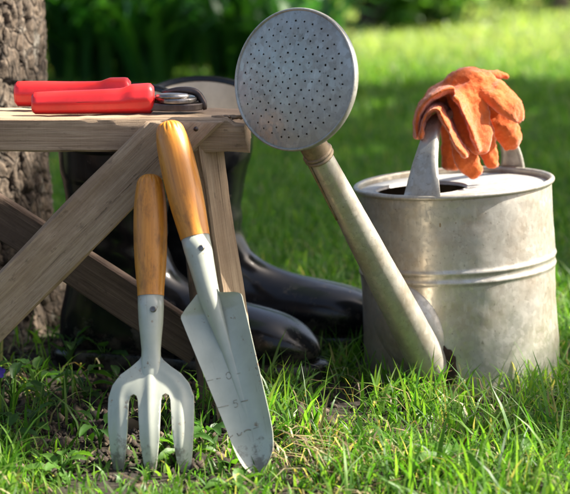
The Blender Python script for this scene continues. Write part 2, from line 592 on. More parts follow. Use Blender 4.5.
# mown lawn behind
xs_, ys_, zs_, hs_, ws_ = [], [], [], [], []
for (cnt, y0, y1, a, b, h0, wd) in ((52000, 2.4, 4.6, 0.62, 1.05, 0.036, 0.0034), (44000, 4.6, 8.5, 1.05, 1.9, 0.042, 0.006), (26000, 8.5, 16, 1.9, 3.6, 0.05, 0.012)):
    x, y = scatter(cnt, y0, y1, a, b)
    nv = vnoise(x, y, 2.5, 3.0)
    k = keep_mask(x, y)
    x, y, nv = x[k], y[k], nv[k]
    xs_.append(x); ys_.append(y); zs_.append(np.full(len(x), -0.004))
    hs_.append(rng.uniform(0.55, 1.35, len(x)) * h0 * (1 + 0.5 * nv)); ws_.append(np.full(len(x), wd))
x, y, z, hgt, wid = (np.concatenate(q) for q in (xs_, ys_, zs_, hs_, ws_))
n = len(x)
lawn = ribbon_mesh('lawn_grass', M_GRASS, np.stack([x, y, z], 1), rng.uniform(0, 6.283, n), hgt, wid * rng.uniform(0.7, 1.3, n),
                   rng.uniform(0.2, 1.6, n), (grass_cols(n, 0.03) + np.array([0.07, 0.035, 0.05]) * np.clip((y - 6.0) / 1.5, 0, 1)[:, None]) * (1 + 0.35 * np.clip((y - 5.5) / 2, 0, 1))[:, None] * np.stack([1 + 0.05 * np.clip((y - 5.5) / 2, 0, 1), np.ones(n), np.ones(n)], 1), 3)  # far blades coloured lighter and yellower to stand in for sunlight there
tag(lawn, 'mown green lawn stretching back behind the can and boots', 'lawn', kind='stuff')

# dry straw and crumbs on the bare soil
n = 700
x, y = scatter(n, 1.38, 2.1, 0.40, 0.5)
x[:140] = rng.normal(0.03, 0.03, 140); y[:140] = rng.normal(1.62, 0.04, 140)
k = keep_mask(x, y) & ~((x < 0.02) & (y > 1.5) & (rng.random(n) < 0.8)); x, y = x[k], y[k]; n = len(x)
z = np.array([ground_h(a, b) for a, b in zip(x, y)]) + rng.uniform(0.001, 0.014, n)
cs = np.array([(0.34, 0.26, 0.13), (0.22, 0.15, 0.08), (0.42, 0.36, 0.22), (0.14, 0.09, 0.05)])[rng.integers(0, 4, n)] * rng.uniform(0.6, 1.2, (n, 1))
straw = ribbon_mesh('dry_straw', M_GRASS, np.stack([x, y, z], 1), rng.uniform(0, 6.283, n), rng.uniform(0.015, 0.06, n),
                    rng.uniform(0.0012, 0.0028, n), rng.uniform(1.75, 2.15, n), cs, 3)
tag(straw, 'dry tan straw lying among the foreground grass', 'straw', kind='stuff')

# crumbs of soil and bark litter
n = 9000
x = np.concatenate([rng.uniform(-0.55, 0.0, 6500), rng.uniform(-0.4, 0.45, 2500)])
y = np.concatenate([rng.uniform(1.62, 2.15, 6500), rng.uniform(1.4, 1.9, 2500)])
k = keep_mask(x, y); x, y = x[k], y[k]; n = len(x)
z = np.array([ground_h(a, b) for a, b in zip(x, y)])
r0 = rng.gamma(2.2, 0.0010, n) + 0.0007
octa = np.array([(1, 0, 0), (0, 1, 0), (-1, 0, 0), (0, -1, 0), (0, 0, 1), (0, 0, -1)], float)
V = np.stack([x, y, z + r0 * 0.3], 1)[:, None] + octa[None] * r0[:, None, None] * rng.uniform(0.5, 1.4, (n, 6, 1)) + rng.normal(0, 0.2, (n, 6, 3)) * r0[:, None, None]
T = np.array([(0, 1, 4), (1, 2, 4), (2, 3, 4), (3, 0, 4), (1, 0, 5), (2, 1, 5), (3, 2, 5), (0, 3, 5)])
T = (np.arange(n)[:, None, None] * 6 + T[None]).reshape(-1, 3)
cs = np.array([(0.03, 0.02, 0.012), (0.05, 0.035, 0.022), (0.018, 0.012, 0.008), (0.10, 0.075, 0.05)])[rng.integers(0, 4, n)] * rng.uniform(0.6, 1.3, (n, 1))
M_CRUMB = NT('soil_crumb'); M_CRUMB.set(Base_Color=M_CRUMB.n('ShaderNodeAttribute', attribute_name='Col').outputs['Color'], Roughness=0.95); M_CRUMB = M_CRUMB.m
cr = tri_mesh('soil_crumbs', M_CRUMB, V.reshape(-1, 3), T, np.repeat(cs, 6, 0))
tag(cr, 'dark crumbs of soil and litter on the bare ground below the trestle', 'soil', kind='stuff')

# ------------------------------------------------------------------ tree trunk beside the trestle
def make_near_tree():
    root = empty('tree', (TRUNK[0], TRUNK[1], -0.01))
    nu, nvv = 300, 420
    H = 2.6
    V = np.zeros((nvv * nu, 3)); C = np.zeros((nvv * nu, 3))
    zz = np.concatenate([np.linspace(0, 0.75, 320), np.linspace(0.75, H, 101)[1:]])
    q = 0
    for z_ in zz:
        fl = 1 + 0.22 * math.exp(-z_ / 0.05) + 0.06 * math.exp(-z_ / 0.2)
        for j in range(nu):
            a = 2 * math.pi * j / nu
            ca, sa = math.cos(a), math.sin(a)
            # only the side the picture sees gets full detail; all sides get plates
            p = Vector((ca * 4.6, sa * 4.6, z_ * 15))
            p += Vector((noise.noise(p * 2.1), noise.noise(p * 2.1 + Vector((7, 1, 3))), noise.noise(p * 1.7 + Vector((3, 9, 1))))) * 0.45 + Vector((noise.noise(p * 6), noise.noise(p * 6 + Vector((2, 5, 8))), noise.noise(p * 6 + Vector((9, 2, 4))))) * 0.14
            d, _ = noise.voronoi(p)
            e = min(1.0, (d[1] - d[0]) * 6.5)
            m = math.floor((1 + noise.noise(Vector((ca * 11, sa * 11, z_ * 42))) + 0.5 * noise.noise(Vector((ca * 25, sa * 25, z_ * 110)))) * 2.6) / 4.0
            m2 = noise.noise(Vector((ca * 32, sa * 32, z_ * 230)))
            rr = TRUNK[2] * fl * (1 + 0.05 * noise.noise(Vector((ca * 1.3, sa * 1.3, z_ * 2)))) * (1 + 0.12 * math.exp(-z_ / 0.06) * math.sin(a * 5 + 1))
            rr += -0.0065 * (1 - e) ** 1.2 + 0.0055 * m + 0.0009 * m2
            V[q] = (ca * rr - 0.03 * z_ * 0.2, sa * rr, z_); C[q] = min(1, e * 1.2)
            q += 1
    i = np.arange(nvv - 1)[:, None] * nu
    j = np.arange(nu)[None]
    T = np.stack([i + j, i + (j + 1) % nu, i + nu + (j + 1) % nu, i + nu + j], -1).reshape(-1, 4)
    o = tri_mesh('trunk', M_BARK, V, T, C, True); o.parent = root
    crown(root, [((-0.5, 0.1, 3.4), 0.9), ((0.2, 0.6, 3.9), 0.9), ((-0.4, -0.5, 4.1), 0.9), ((-1.1, 0.4, 3.6), 0.8)], 5200, 0.055, (0, 0, 2.5))
    tag(root, 'old tree with rough grey-brown bark behind the trestle, cut by the left edge', 'tree')


def leaf_quads(P, size, colpal, up=0.4):
    n = len(P)
    nr = rng.normal(size=(n, 3)); nr[:, 2] += up
    nr /= np.linalg.norm(nr, axis=1)[:, None]
    a = np.cross(nr, rng.normal(size=(n, 3))); a /= np.linalg.norm(a, axis=1)[:, None]
    b = np.cross(nr, a)
    s = (size * rng.uniform(0.6, 1.35, n))[:, None]
    V = np.stack([P - a * s, P - a * s * 0.1 + b * s * 0.42 + nr * s * 0.12, P + a * s, P - a * s * 0.1 - b * s * 0.42 + nr * s * 0.12], 1)
    T = np.arange(4 * n).reshape(n, 4)
    T = np.concatenate([T[:, [0, 1, 2]], T[:, [0, 2, 3]]], 0)
    c = np.array(colpal)[rng.integers(0, len(colpal), n)] * rng.uniform(0.7, 1.3, (n, 1))
    return V.reshape(-1, 3), T, np.repeat(c, 4, 0)


LEAFPAL = [(0.035, 0.09, 0.015), (0.05, 0.12, 0.02), (0.07, 0.15, 0.025), (0.03, 0.075, 0.015)]
LIMEPAL = [(0.10, 0.19, 0.025), (0.13, 0.22, 0.03), (0.08, 0.16, 0.02)]


def crown(root, clumps, nleaf, size, fork=None, pal=LEAFPAL, bark=True):
    P = []
    tw = MB()
    tot = sum(r ** 2 for _, r in clumps)
    for c, r in clumps:
        m = int(nleaf * r * r / tot)
        sub = rng.normal(size=(max(4, m // 55), 3))
        sub = sub / np.linalg.norm(sub, axis=1)[:, None] * (rng.random((len(sub), 1)) ** 0.45) * r * 0.85 * np.array([1, 1, 0.75])
        pick = rng.integers(0, len(sub), m)
        P.append(np.array(c) + sub[pick] + rng.normal(size=(m, 3)) * r * 0.17)
        if fork is not None:
            f0 = Vector(fork); c0 = Vector(c)
            mid = f0.lerp(c0, 0.5) + Vector((0, 0, 0.12))
            tw.tube(spline([f0, mid, c0], 8), list(np.linspace(0.045, 0.012, 8)), 8)
            for s in sub[:7]:
                e = c0 + Vector(s)
                tw.tube(spline([mid.lerp(c0, 0.6), mid.lerp(e, 0.6) + Vector((0, 0, 0.05)), e], 6), list(np.linspace(0.012, 0.003, 6)), 5)
    V, T, C = leaf_quads(np.concatenate(P), size, pal)
    o = tri_mesh('crown', M_LEAF, V, T, C); o.parent = root
    if fork is not None:
        b = tw.build('limb', M_BARK2); b.parent = o
    return o


M_BARK2 = m_plain('plain_bark', (0.14, 0.105, 0.075), 0.95, 0, 0.4, 60, 0.8)
make_near_tree()


def garden_tree(x, y, hgt, r, clumps, nleaf, size, label, pal=LEAFPAL, trunk_r=0.07):
    root = empty('tree', (x, y, -0.02))
    mb = MB()
    pts = spline([(0, 0, 0), (0.04, 0.03, hgt * 0.4), (-0.03, 0.02, hgt)], 14)
    rad = [trunk_r * (1 + 0.6 * math.exp(-i / 1.2)) * (1 - 0.03 * i) for i in range(14)]
    mb.tube(pts, rad, 18)
    mb.build('trunk', M_BARK2, root)
    crown(root, clumps, nleaf, size, (-0.03, 0.02, hgt), pal)
    tag(root, label, 'tree', 'garden trees')
    return root


# trees to the right whose shade falls over the middle of the lawn
garden_tree(3.2, 3.75, 2.0, 1.2, [((-0.42, -1.66, 3.0), 0.13), ((-0.46, -1.68, 2.97), 0.12), ((-0.50, -1.63, 3.02), 0.12), ((0.12, -1.71, 3.0), 0.13), ((0.17, -1.69, 3.02), 0.13), ((-0.75, -1.00, 2.92), 0.33), ((-0.62, -0.97, 2.97), 0.33), ((-0.50, -0.92, 2.95), 0.30), ((-0.85, -0.95, 2.9), 0.33), ((-0.7, -0.9, 2.95), 0.5), ((-0.05, -0.70, 3.1), 0.5), ((-0.1, -0.2, 2.9), 0.95), ((0.5, 0.5, 3.3), 0.95), ((-0.7, 0.4, 3.1), 0.9), ((0.4, -0.4, 3.3), 0.8), ((-0.9, -0.1, 2.8), 0.75)], 5200, 0.075,  # small outer clumps, unseen, added to shade trestle soil, can-front grass, trunk, boots
            'leafy garden tree right of the lawn, with added unseen outer clumps, shading the grass behind the can')
garden_tree(3.7, 5.6, 2.2, 1.2, [((0, 0, 3.0), 1.0), ((-0.9, 0.1, 3.1), 0.9), ((0.7, 0.4, 3.4), 0.9), ((-0.2, -0.6, 3.2), 0.8)], 1700, 0.09,
            'leafy garden tree right of the lawn, farther back than its neighbour')
# thin trunk in the far corner
garden_tree(1.63, 10.9, 1.9, 1.0, [((0, 0.3, 2.6), 0.9), ((0.8, 0.4, 2.9), 0.8), ((-0.7, 0.5, 2.9), 0.8)], 6000, 0.07,
            'slim dark trunked tree in the far upper right corner', trunk_r=0.045)

# ------------------------------------------------------------------ shrubs and strap-leaved plants at the back
def shrub(x, y, clumps, nleaf, size, label, pal=LEAFPAL, up=None):
    root = empty('shrub', (x, y, -0.02))
    mb = MB()
    for i in range(7):
        a = rng.uniform(0, 6.28)
        c = clumps[i % len(clumps)][0]
        mb.tube(spline([(0.04 * math.cos(a), 0.04 * math.sin(a), 0), (c[0] * 0.4, c[1] * 0.4, c[2] * 0.5), c], 7), list(np.linspace(0.014, 0.004, 7)), 6)
    mb.build('stem', M_BARK2, root)
    crown(root, clumps, nleaf, size, None, pal)
    tag(root, label, 'shrub', 'shrubs at the end of the lawn')


def blob(w, d, h, k):
    return [((rng.uniform(-w, w), rng.uniform(-d, d), rng.uniform(0.18, h)), rng.uniform(0.22, 0.36)) for _ in range(k)]


shrub(0.40, 9.0, blob(0.34, 0.25, 0.75, 9), 4200, 0.045, 'dark green leafy shrub behind the rose of the watering can', [(0.05, 0.13, 0.018), (0.07, 0.16, 0.02), (0.045, 0.11, 0.016)])
shrub(0.92, 9.6, blob(0.32, 0.3, 0.7, 7), 3000, 0.05, 'bright lime green shrub above the gloves', LIMEPAL)
shrub(-0.25, 10.8, blob(0.5, 0.3, 0.9, 8), 3200, 0.05, 'mid green shrub behind the strap leaved plants')
shrub(2.3, 11.5, blob(0.6, 0.4, 1.0, 9), 3600, 0.05, 'dark shrub right of the slim far tree')
for i, (sx, sy) in enumerate(((-3.2, 14.5), (-1.8, 15.0), (-0.5, 15.4), (0.8, 15.2), (2.0, 15.6), (3.3, 15.0), (4.8, 14.6))):
    cl = [((rng.uniform(-0.8, 0.8), rng.uniform(-0.4, 0.4), rng.uniform(0.3, 2.2)), rng.uniform(0.5, 0.8)) for _ in range(9)]
    root = empty('hedge_bush', (sx, sy, -0.02))
    mb = MB()
    for c in cl[:5]:
        mb.tube(spline([(0, 0, 0), (c[0][0] * 0.4, c[0][1] * 0.4, c[0][2] * 0.5), c[0]], 7), list(np.linspace(0.03, 0.008, 7)), 6)
    mb.build('stem', M_BARK2, root)
    crown(root, cl, 3600, 0.075)
    tag(root, 'tall dark boundary hedge bush, %s from the left' % ('first', 'second', 'third', 'fourth', 'fifth', 'sixth', 'seventh')[i], 'bush', 'boundary hedge bushes')


def strap_plant(x, y, nl, L, label, bright):
    root = empty('strap_leaved_plant', (x, y, 0))
    n = nl
    az = rng.uniform(0, 6.283, n)
    base = np.stack([rng.normal(0, 0.05, n), rng.normal(0, 0.05, n), np.zeros(n)], 1)
    pal = np.array([(0.012, 0.06, 0.012), (0.02, 0.085, 0.014), (0.04, 0.13, 0.018)])
    c = pal[rng.integers(0, 3, n)] * rng.uniform(0.7, 1.3, (n, 1)) * bright
    h = L * rng.uniform(0.6, 1.15, n)
    o = ribbon_mesh('leaves', M_LEAF, base, az, h, rng.uniform(0.028, 0.055, n), rng.uniform(0.5, 1.7, n), c, 6, face=az)
    o.parent = root
    tag(root, label, 'plant', 'strap leaved plants along the back border')


WHERE = ['nearest the bark', 'second from the bark', 'in the middle of its row', 'behind the secateurs', 'beside the rose', 'closest to the open lawn']
q = 0
for row, (Y, xs) in enumerate(((5.75, (-1.25, -0.95, -0.68, -0.42, -0.18, 0.02)), (6.4, (-1.4, -1.08, -0.78, -0.5, -0.24, 0.0)), (7.2, (-1.5, -1.1, -0.75, -0.4, -0.1, 0.12)))):
    for i, X in enumerate(xs):
        strap_plant(X + rng.uniform(-0.05, 0.05), Y + rng.uniform(-0.1, 0.1), 62 - 14 * (i == 5), (0.62 + 0.1 * row) * (0.6 if i == 5 else 0.85 if i == 4 else 1.0),
                    'dark strap leaved plant %s, %s row' % (WHERE[i], ('front', 'middle', 'back')[row]), 1.0 + 0.12 * row)

# ------------------------------------------------------------------ wooden trestle
def beam(name, p0, p1, width, thick, face, mat, parent, pinv, seg=40, jag=0.0012, end_jag=0.0, chip=None, seed=0):
    """sawn board from p0 to p1; 'face' = direction its broad side looks; local x runs along the board"""
    p0, p1 = Vector(p0), Vector(p1)
    xa = (p1 - p0).normalized()
    ya = (Vector(face) - xa * Vector(face).dot(xa)).normalized()
    za = xa.cross(ya)
    L = (p1 - p0).length
    ny, nz = 4, 7
    sec = []
    hw, ht, bv = width / 2, thick / 2, min(0.0022, thick * 0.12)
    for i in range(nz): sec.append((ht, -hw + bv + (width - 2 * bv) * i / (nz - 1)))
    for i in range(ny): sec.append((ht - bv - (thick - 2 * bv) * i / (ny - 1), hw))
    for i in range(nz): sec.append((-ht, hw - bv - (width - 2 * bv) * i / (nz - 1)))
    for i in range(ny): sec.append((-ht + bv + (thick - 2 * bv) * i / (ny - 1), -hw))
    rings = []
    for s in range(seg + 1):
        x = L * s / seg
        ring = []
        for (a, b) in sec:
            p = Vector((x * 9, a * 60, b * 60 + seed))
            da = jag * noise.noise(p) + jag * 0.8 * noise.noise(Vector((x * 60, a * 200, b * 200 + seed)))
            db = jag * 1.3 * noise.noise(p + Vector((5, 5, 5)))
            xx = x
            if end_jag and (s == 0 or s == seg):
                xx += end_jag * noise.noise(Vector((a * 300, b * 300, seed + 3.3)))
            r = [xx, a + da * (1 if abs(a) > ht * 0.9 else 0.3), b + db * (1 if abs(b) > hw * 0.9 else 0.3)]
            if chip: chip(r, L, hw, ht)
            ring.append(Vector(r))
        rings.append(ring)
    mb = MB(); mb.loft(rings)
    o = mb.build(name, mat, parent, angle=40)
    o.matrix_local = pinv @ frame(p0, xa, ya, za)
    o_frames[o] = frame(p0, xa, ya, za)
    return o


o_frames = {}


def make_trestle():
    y0, y1 = 1.752, 1.852
    zt = W(100, 118, y0).z
    xr = W(247, 118, y0).x
    th = 0.033
    root = empty('wooden_trestle', (-0.28, 1.80, 0))
    pin = mat_of(root).inverted()
    F = Vector((0, -1, 0))

    def chip(r, L, hw, ht):
        # splintered upper front corner at the right-hand end (local y = up, z across)
        if r[0] > L - 0.012 and r[1] > 0 and r[2] * zsgn > 0.02:
            r[1] -= 0.006; r[0] -= 0.002
    xa = Vector((1, 0, 0)); za = xa.cross(Vector((0, 0, 1)))
    zsgn = 1 if za.y < 0 else -1
    beam('top_plank', (-0.62, (y0 + y1) / 2, zt - th / 2), (xr, (y0 + y1) / 2, zt - th / 2), y1 - y0, th, (0, 0, 1), M_WOOD, root, pin, 60, 0.0016, 0.006, chip, 1)
    # splinters on the torn edge
    for k in range(9):
        px = 213 + k * 3.4 + random.uniform(-2, 2)
        a = W(px, 117, y0 + 0.012 + 0.006 * random.random())
        mb = MB()
        a.z = zt - 0.001
        ln = random.uniform(0.006, 0.016)
        mb.tube([a, a + Vector((ln * 0.6, -0.004, 0.0015)), a + Vector((ln, -0.006, 0.0005 + 0.002 * random.random()))], [0.0022, 0.0016, 0.0003], 5)
        mb.build('splinter', M_WOOD, root, M=pin)
    # diagonal brace on the front
    yb = y0 - 0.010
    bt = 0.018
    a, b = W(185.5, 120, yb), W(0, 306, yb)
    d = (b - a).normalized()
    top = a - d * 0.03
    br = beam('brace', top, b + d * 0.17, 0.0505, bt, F, M_WOOD, root, pin, 50, 0.0022, 0.0, None, 5)
    # cut the brace flush with the plank top and the ground
    bm = bmesh.new(); bm.from_mesh(br.data)
    for zc, sgn in ((zt - 0.0025, 1), (0.0, -1)):
        Mi = o_frames[br].inverted()
        pc = Mi @ Vector((0, 0, zc)); nn = (Mi.to_3x3() @ Vector((0, 0, sgn))).normalized()
        res = bmesh.ops.bisect_plane(bm, geom=bm.verts[:] + bm.edges[:] + bm.faces[:], plane_co=pc, plane_no=nn, clear_outer=True)
        ed = [e for e in res['geom_cut'] if isinstance(e, bmesh.types.BMEdge)]
        bmesh.ops.contextual_create(bm, geom=ed)
    bm.to_mesh(br.data); bm.free()
    # legs
    lg0, lg1 = W(201.5, 150, y0 + 0.022), W(223, 300, y0 + 0.022)
    dl = (lg1 - lg0).normalized()
    lg_end = lg0 + dl * ((lg0.z + 0.004) / -dl.z)
    lg0 = lg0 - dl * 0.006
    beam('leg', lg0, lg_end, 0.030, 0.036, Vector((-0.60, -0.80, 0)), M_WOOD, root, pin, 40, 0.0022, 0, None, 9)
    off = Vector((-0.013, 0.068, 0))
    beam('leg', lg0 + off, lg_end + off + Vector((-0.012, 0, 0)), 0.036, 0.024, F, M_WOOD2, root, pin, 40, 0.0016, 0, None, 13)
    for yy in (y0 + 0.026, y1 - 0.010):
        beam('leg', (-0.555, yy, zt - th - 0.001), (-0.58, yy, -0.004), 0.04, 0.022, F, M_WOOD, root, pin, 30, 0.0016, 0, None, 17 + yy)
    # diagonal brace on the rear
    yr = y1 + 0.0115
    a, b = W(0, 217, yr), W(140, 307, yr)
    d = (b - a).normalized()
    e = b + d * 0.075
    s = a - d * 0.21
    rb = beam('brace', s, e, 0.041, 0.018, F, M_WOOD2, root, pin, 40, 0.0016, 0, None, 23)
    # nails
    for px, py in ((176, 134), (196, 129)):
        mb = MB()
        p = W(px, py, yb - bt / 2 - 0.0005)
        mb.lathe([(0.0001, -0.0012), (0.0022, -0.001), (0.0024, 0), (0.0024, 0.003)], 12, True, Matrix.Translation(p) @ Matrix.Rotation(R(-90), 4, 'X'))
        mb.build('nail', M_DARKSTEEL, root, M=pin)
    tag(root, 'weathered wooden trestle with crossed braces carrying the red secateurs', 'trestle')
    return y0, y1, zt, yb - bt / 2


TY0, TY1, TZ, BRACE_F = make_trestle()

# ------------------------------------------------------------------ hand tools
def tool_frame(top, tip, roll=0.0):
    za = (top - tip).normalized()
    xa = Vector((1, 0, 0)); xa = (xa - za * xa.dot(za)).normalized()
    ya = za.cross(xa)
    if roll:
        Rm = Matrix.Rotation(roll, 3, za); xa = Rm @ xa; ya = Rm @ ya
    return frame(tip, xa, ya, za), (top - tip).length


def wooden_handle(root, z0, z1, prof, cx=0.0):
    """prof list of (fraction from bottom, radius)"""
    pr = spline([(f, r) for f, r in prof], 40)
    mb = MB()
    n = 128
    rings = []
    L = z1 - z0
    for f, r in pr:
        ring = []
        for j in range(n):
            a = 2 * math.pi * j / n
            # shallow flutes carved into the top end of the grip
            fl = 1 - 0.11 * max(0.0, (f - 0.90) / 0.1) ** 0.7 * (0.5 + 0.5 * math.cos(a * 16)) ** 3 if f > 0.9 else 1
            ring.append(Vector((cx + r * fl * math.cos(a), r * fl * math.sin(a), z0 + L * f)))
        rings.append(ring)
    mb.loft(rings)
    return mb.build('handle', M_HANDLE, root, angle=60)


def make_fork():
    tip = W(152, 480, 1.618); tip.z = min(tip.z, -0.004)
    top = W(150, 176, 1.712)
    M, L = tool_frame(top, tip, R(-6))
    root = empty('hand_fork', (0, 0, 0)); root.matrix_world = M
    s = L / 304.0
    zy = lambda py: (480 - py) * s
    wooden_handle(root, zy(298), zy(175), [(0, 13.3 * s), (0.06, 13.6 * s), (0.3, 16 * s), (0.55, 16.9 * s), (0.75, 16.2 * s), (0.9, 14 * s), (0.96, 12 * s), (0.99, 8.5 * s), (1.0, 6 * s)])
    # ferrule, neck and three tines as one pressed piece
    body = MB()
    pf = [(13.0, 297.4), (12.9, 310), (12.2, 325), (10.6, 340), (9.6, 352), (9.8, 362), (9.6, 374), (8.0, 388), (5.2, 402), (2.2, 414), (0.6, 420)]
    rings = []
    for i, (r, py) in enumerate(pf):
        fl = 1.0 if py < 340 else max(0.3, 1 - 0.6 * (py - 340) / 50)
        rings.append([Vector((r * s * math.cos(2 * math.pi * j / 32), r * s * fl * math.sin(2 * math.pi * j / 32) - 0.0075 * max(0, min(1, (py - 352) / 60)), zy(py))) for j in range(32)])
    body.loft(rings)
    fer = body.build('ferrule', M_PAINT, root)
    # fork plate : outline polygons lofted between front and back with a raised rib
    half = [(0, 356), (8, 356), (12, 362), (20, 369), (30, 376), (38, 386), (42.5, 398), (43, 412), (42.5, 430), (41, 450), (39, 466), (36, 478), (33, 486),
            (30.5, 478), (26.2, 464), (23.8, 448), (22.2, 430), (21.4, 412), (20.8, 403), (19.2, 397.8), (16.0, 396), (12.8, 397.8), (11.2, 403), (10.8, 415), (9.6, 440), (6.6, 464), (3.2, 480), (0, 483)]
    bm = bmesh.new()
    pts = half + [(-x, y) for x, y in half[-2:0:-1]]
    vs_ = [Vector((x * s, -zy(y))) for x, y in pts]
    n = len(pts)
    # add inner sample points so that the plate can be curved
    inner = []
    for gx in range(-44, 45, 2):
        for gy in range(350, 487, 2):
            inner.append(Vector((gx * s + 0.9 * s * ((gy // 2) % 2), -zy(gy))))
    res = delaunay_2d_cdt(vs_ + inner, [(i, (i + 1) % n) for i in range(n)], [list(range(n))], 1, 1e-7)
    V2, F2 = res[0], res[2]

    def yoff(x, z):
        u = x / (43 * s); t = (zy(360) - z) / (zy(360) - zy(480))
        curve = -0.010 * math.sin(max(0, min(1, t)) * math.pi) - 0.004 * max(0, t)
        return curve + 0.009 * u * u * max(0, min(1, t * 3))

    def rib(x, z):
        # raised central ridge on each tine and a rolled lip round the shoulder
        u = abs(x) / s; py = 480 - z / s
        t_ = max(0.0, min(1.0, (py - 366) / 34)); ur_ = 31.5 * math.sin(t_ * math.pi / 2) ** 0.9
        r1 = math.exp(-((u - ur_) / 4.5) ** 2) * t_
        r2 = math.exp(-(u / 4.5) ** 2)
        return 0.0016 * max(r1, r2) * min(1, max(0, (478 - py) / 30))
    def oncontour(v):
        return any((v - q).length < 1e-7 for q in vs_)
    fr = [bm.verts.new((v.x, yoff(v.x, -v.y) - 0.0016 - rib(v.x, -v.y), -v.y)) for v in V2]
    bk = [bm.verts.new((v.x, yoff(v.x, -v.y) + 0.0016, -v.y)) for v in V2]
    edges = {}
    for f in F2:
        bm.faces.new([fr[i] for i in f]); bm.faces.new([bk[i] for i in reversed(f)])
        for i in range(len(f)):
            a, b = f[i], f[(i + 1) % len(f)]
            edges[(a, b)] = edges.get((a, b), 0) + 1
    for (a, b) in edges:
        if (b, a) not in edges:
            bm.faces.new([fr[b], fr[a], bk[a], bk[b]])
    bmesh.ops.recalc_face_normals(bm, faces=bm.faces[:])
    me = bpy.data.meshes.new('tines'); bm.to_mesh(me); bm.free()
    me.polygons.foreach_set('use_smooth', [True] * len(me.polygons)); me.set_sharp_from_angle(angle=R(50))
    me.materials.append(M_PAINT)
    o = bpy.data.objects.new('tines', me); COL.objects.link(o); o.parent = root
    rivet(root, 4.5 * s, -13.0 * s, zy(313), 3.0 * s)
    tag(root, 'small three tined hand fork with orange wooden handle, left of the trowel', 'garden fork', 'hand tools leaning on the trestle')


def rivet(root, x, y, z, r):
    mb = MB()
    mb.lathe([(r, -0.004), (r, 0.0004), (r * 0.8, 0.0011), (r * 0.5, 0.0011), (r * 0.42, 0.0003), (0.0002, 0.0003)], 18, True,
             Matrix.Translation((x, y, z)) @ Matrix.Rotation(R(90), 4, 'X'))
    mb.build('rivet', M_RIVET, root, angle=30)


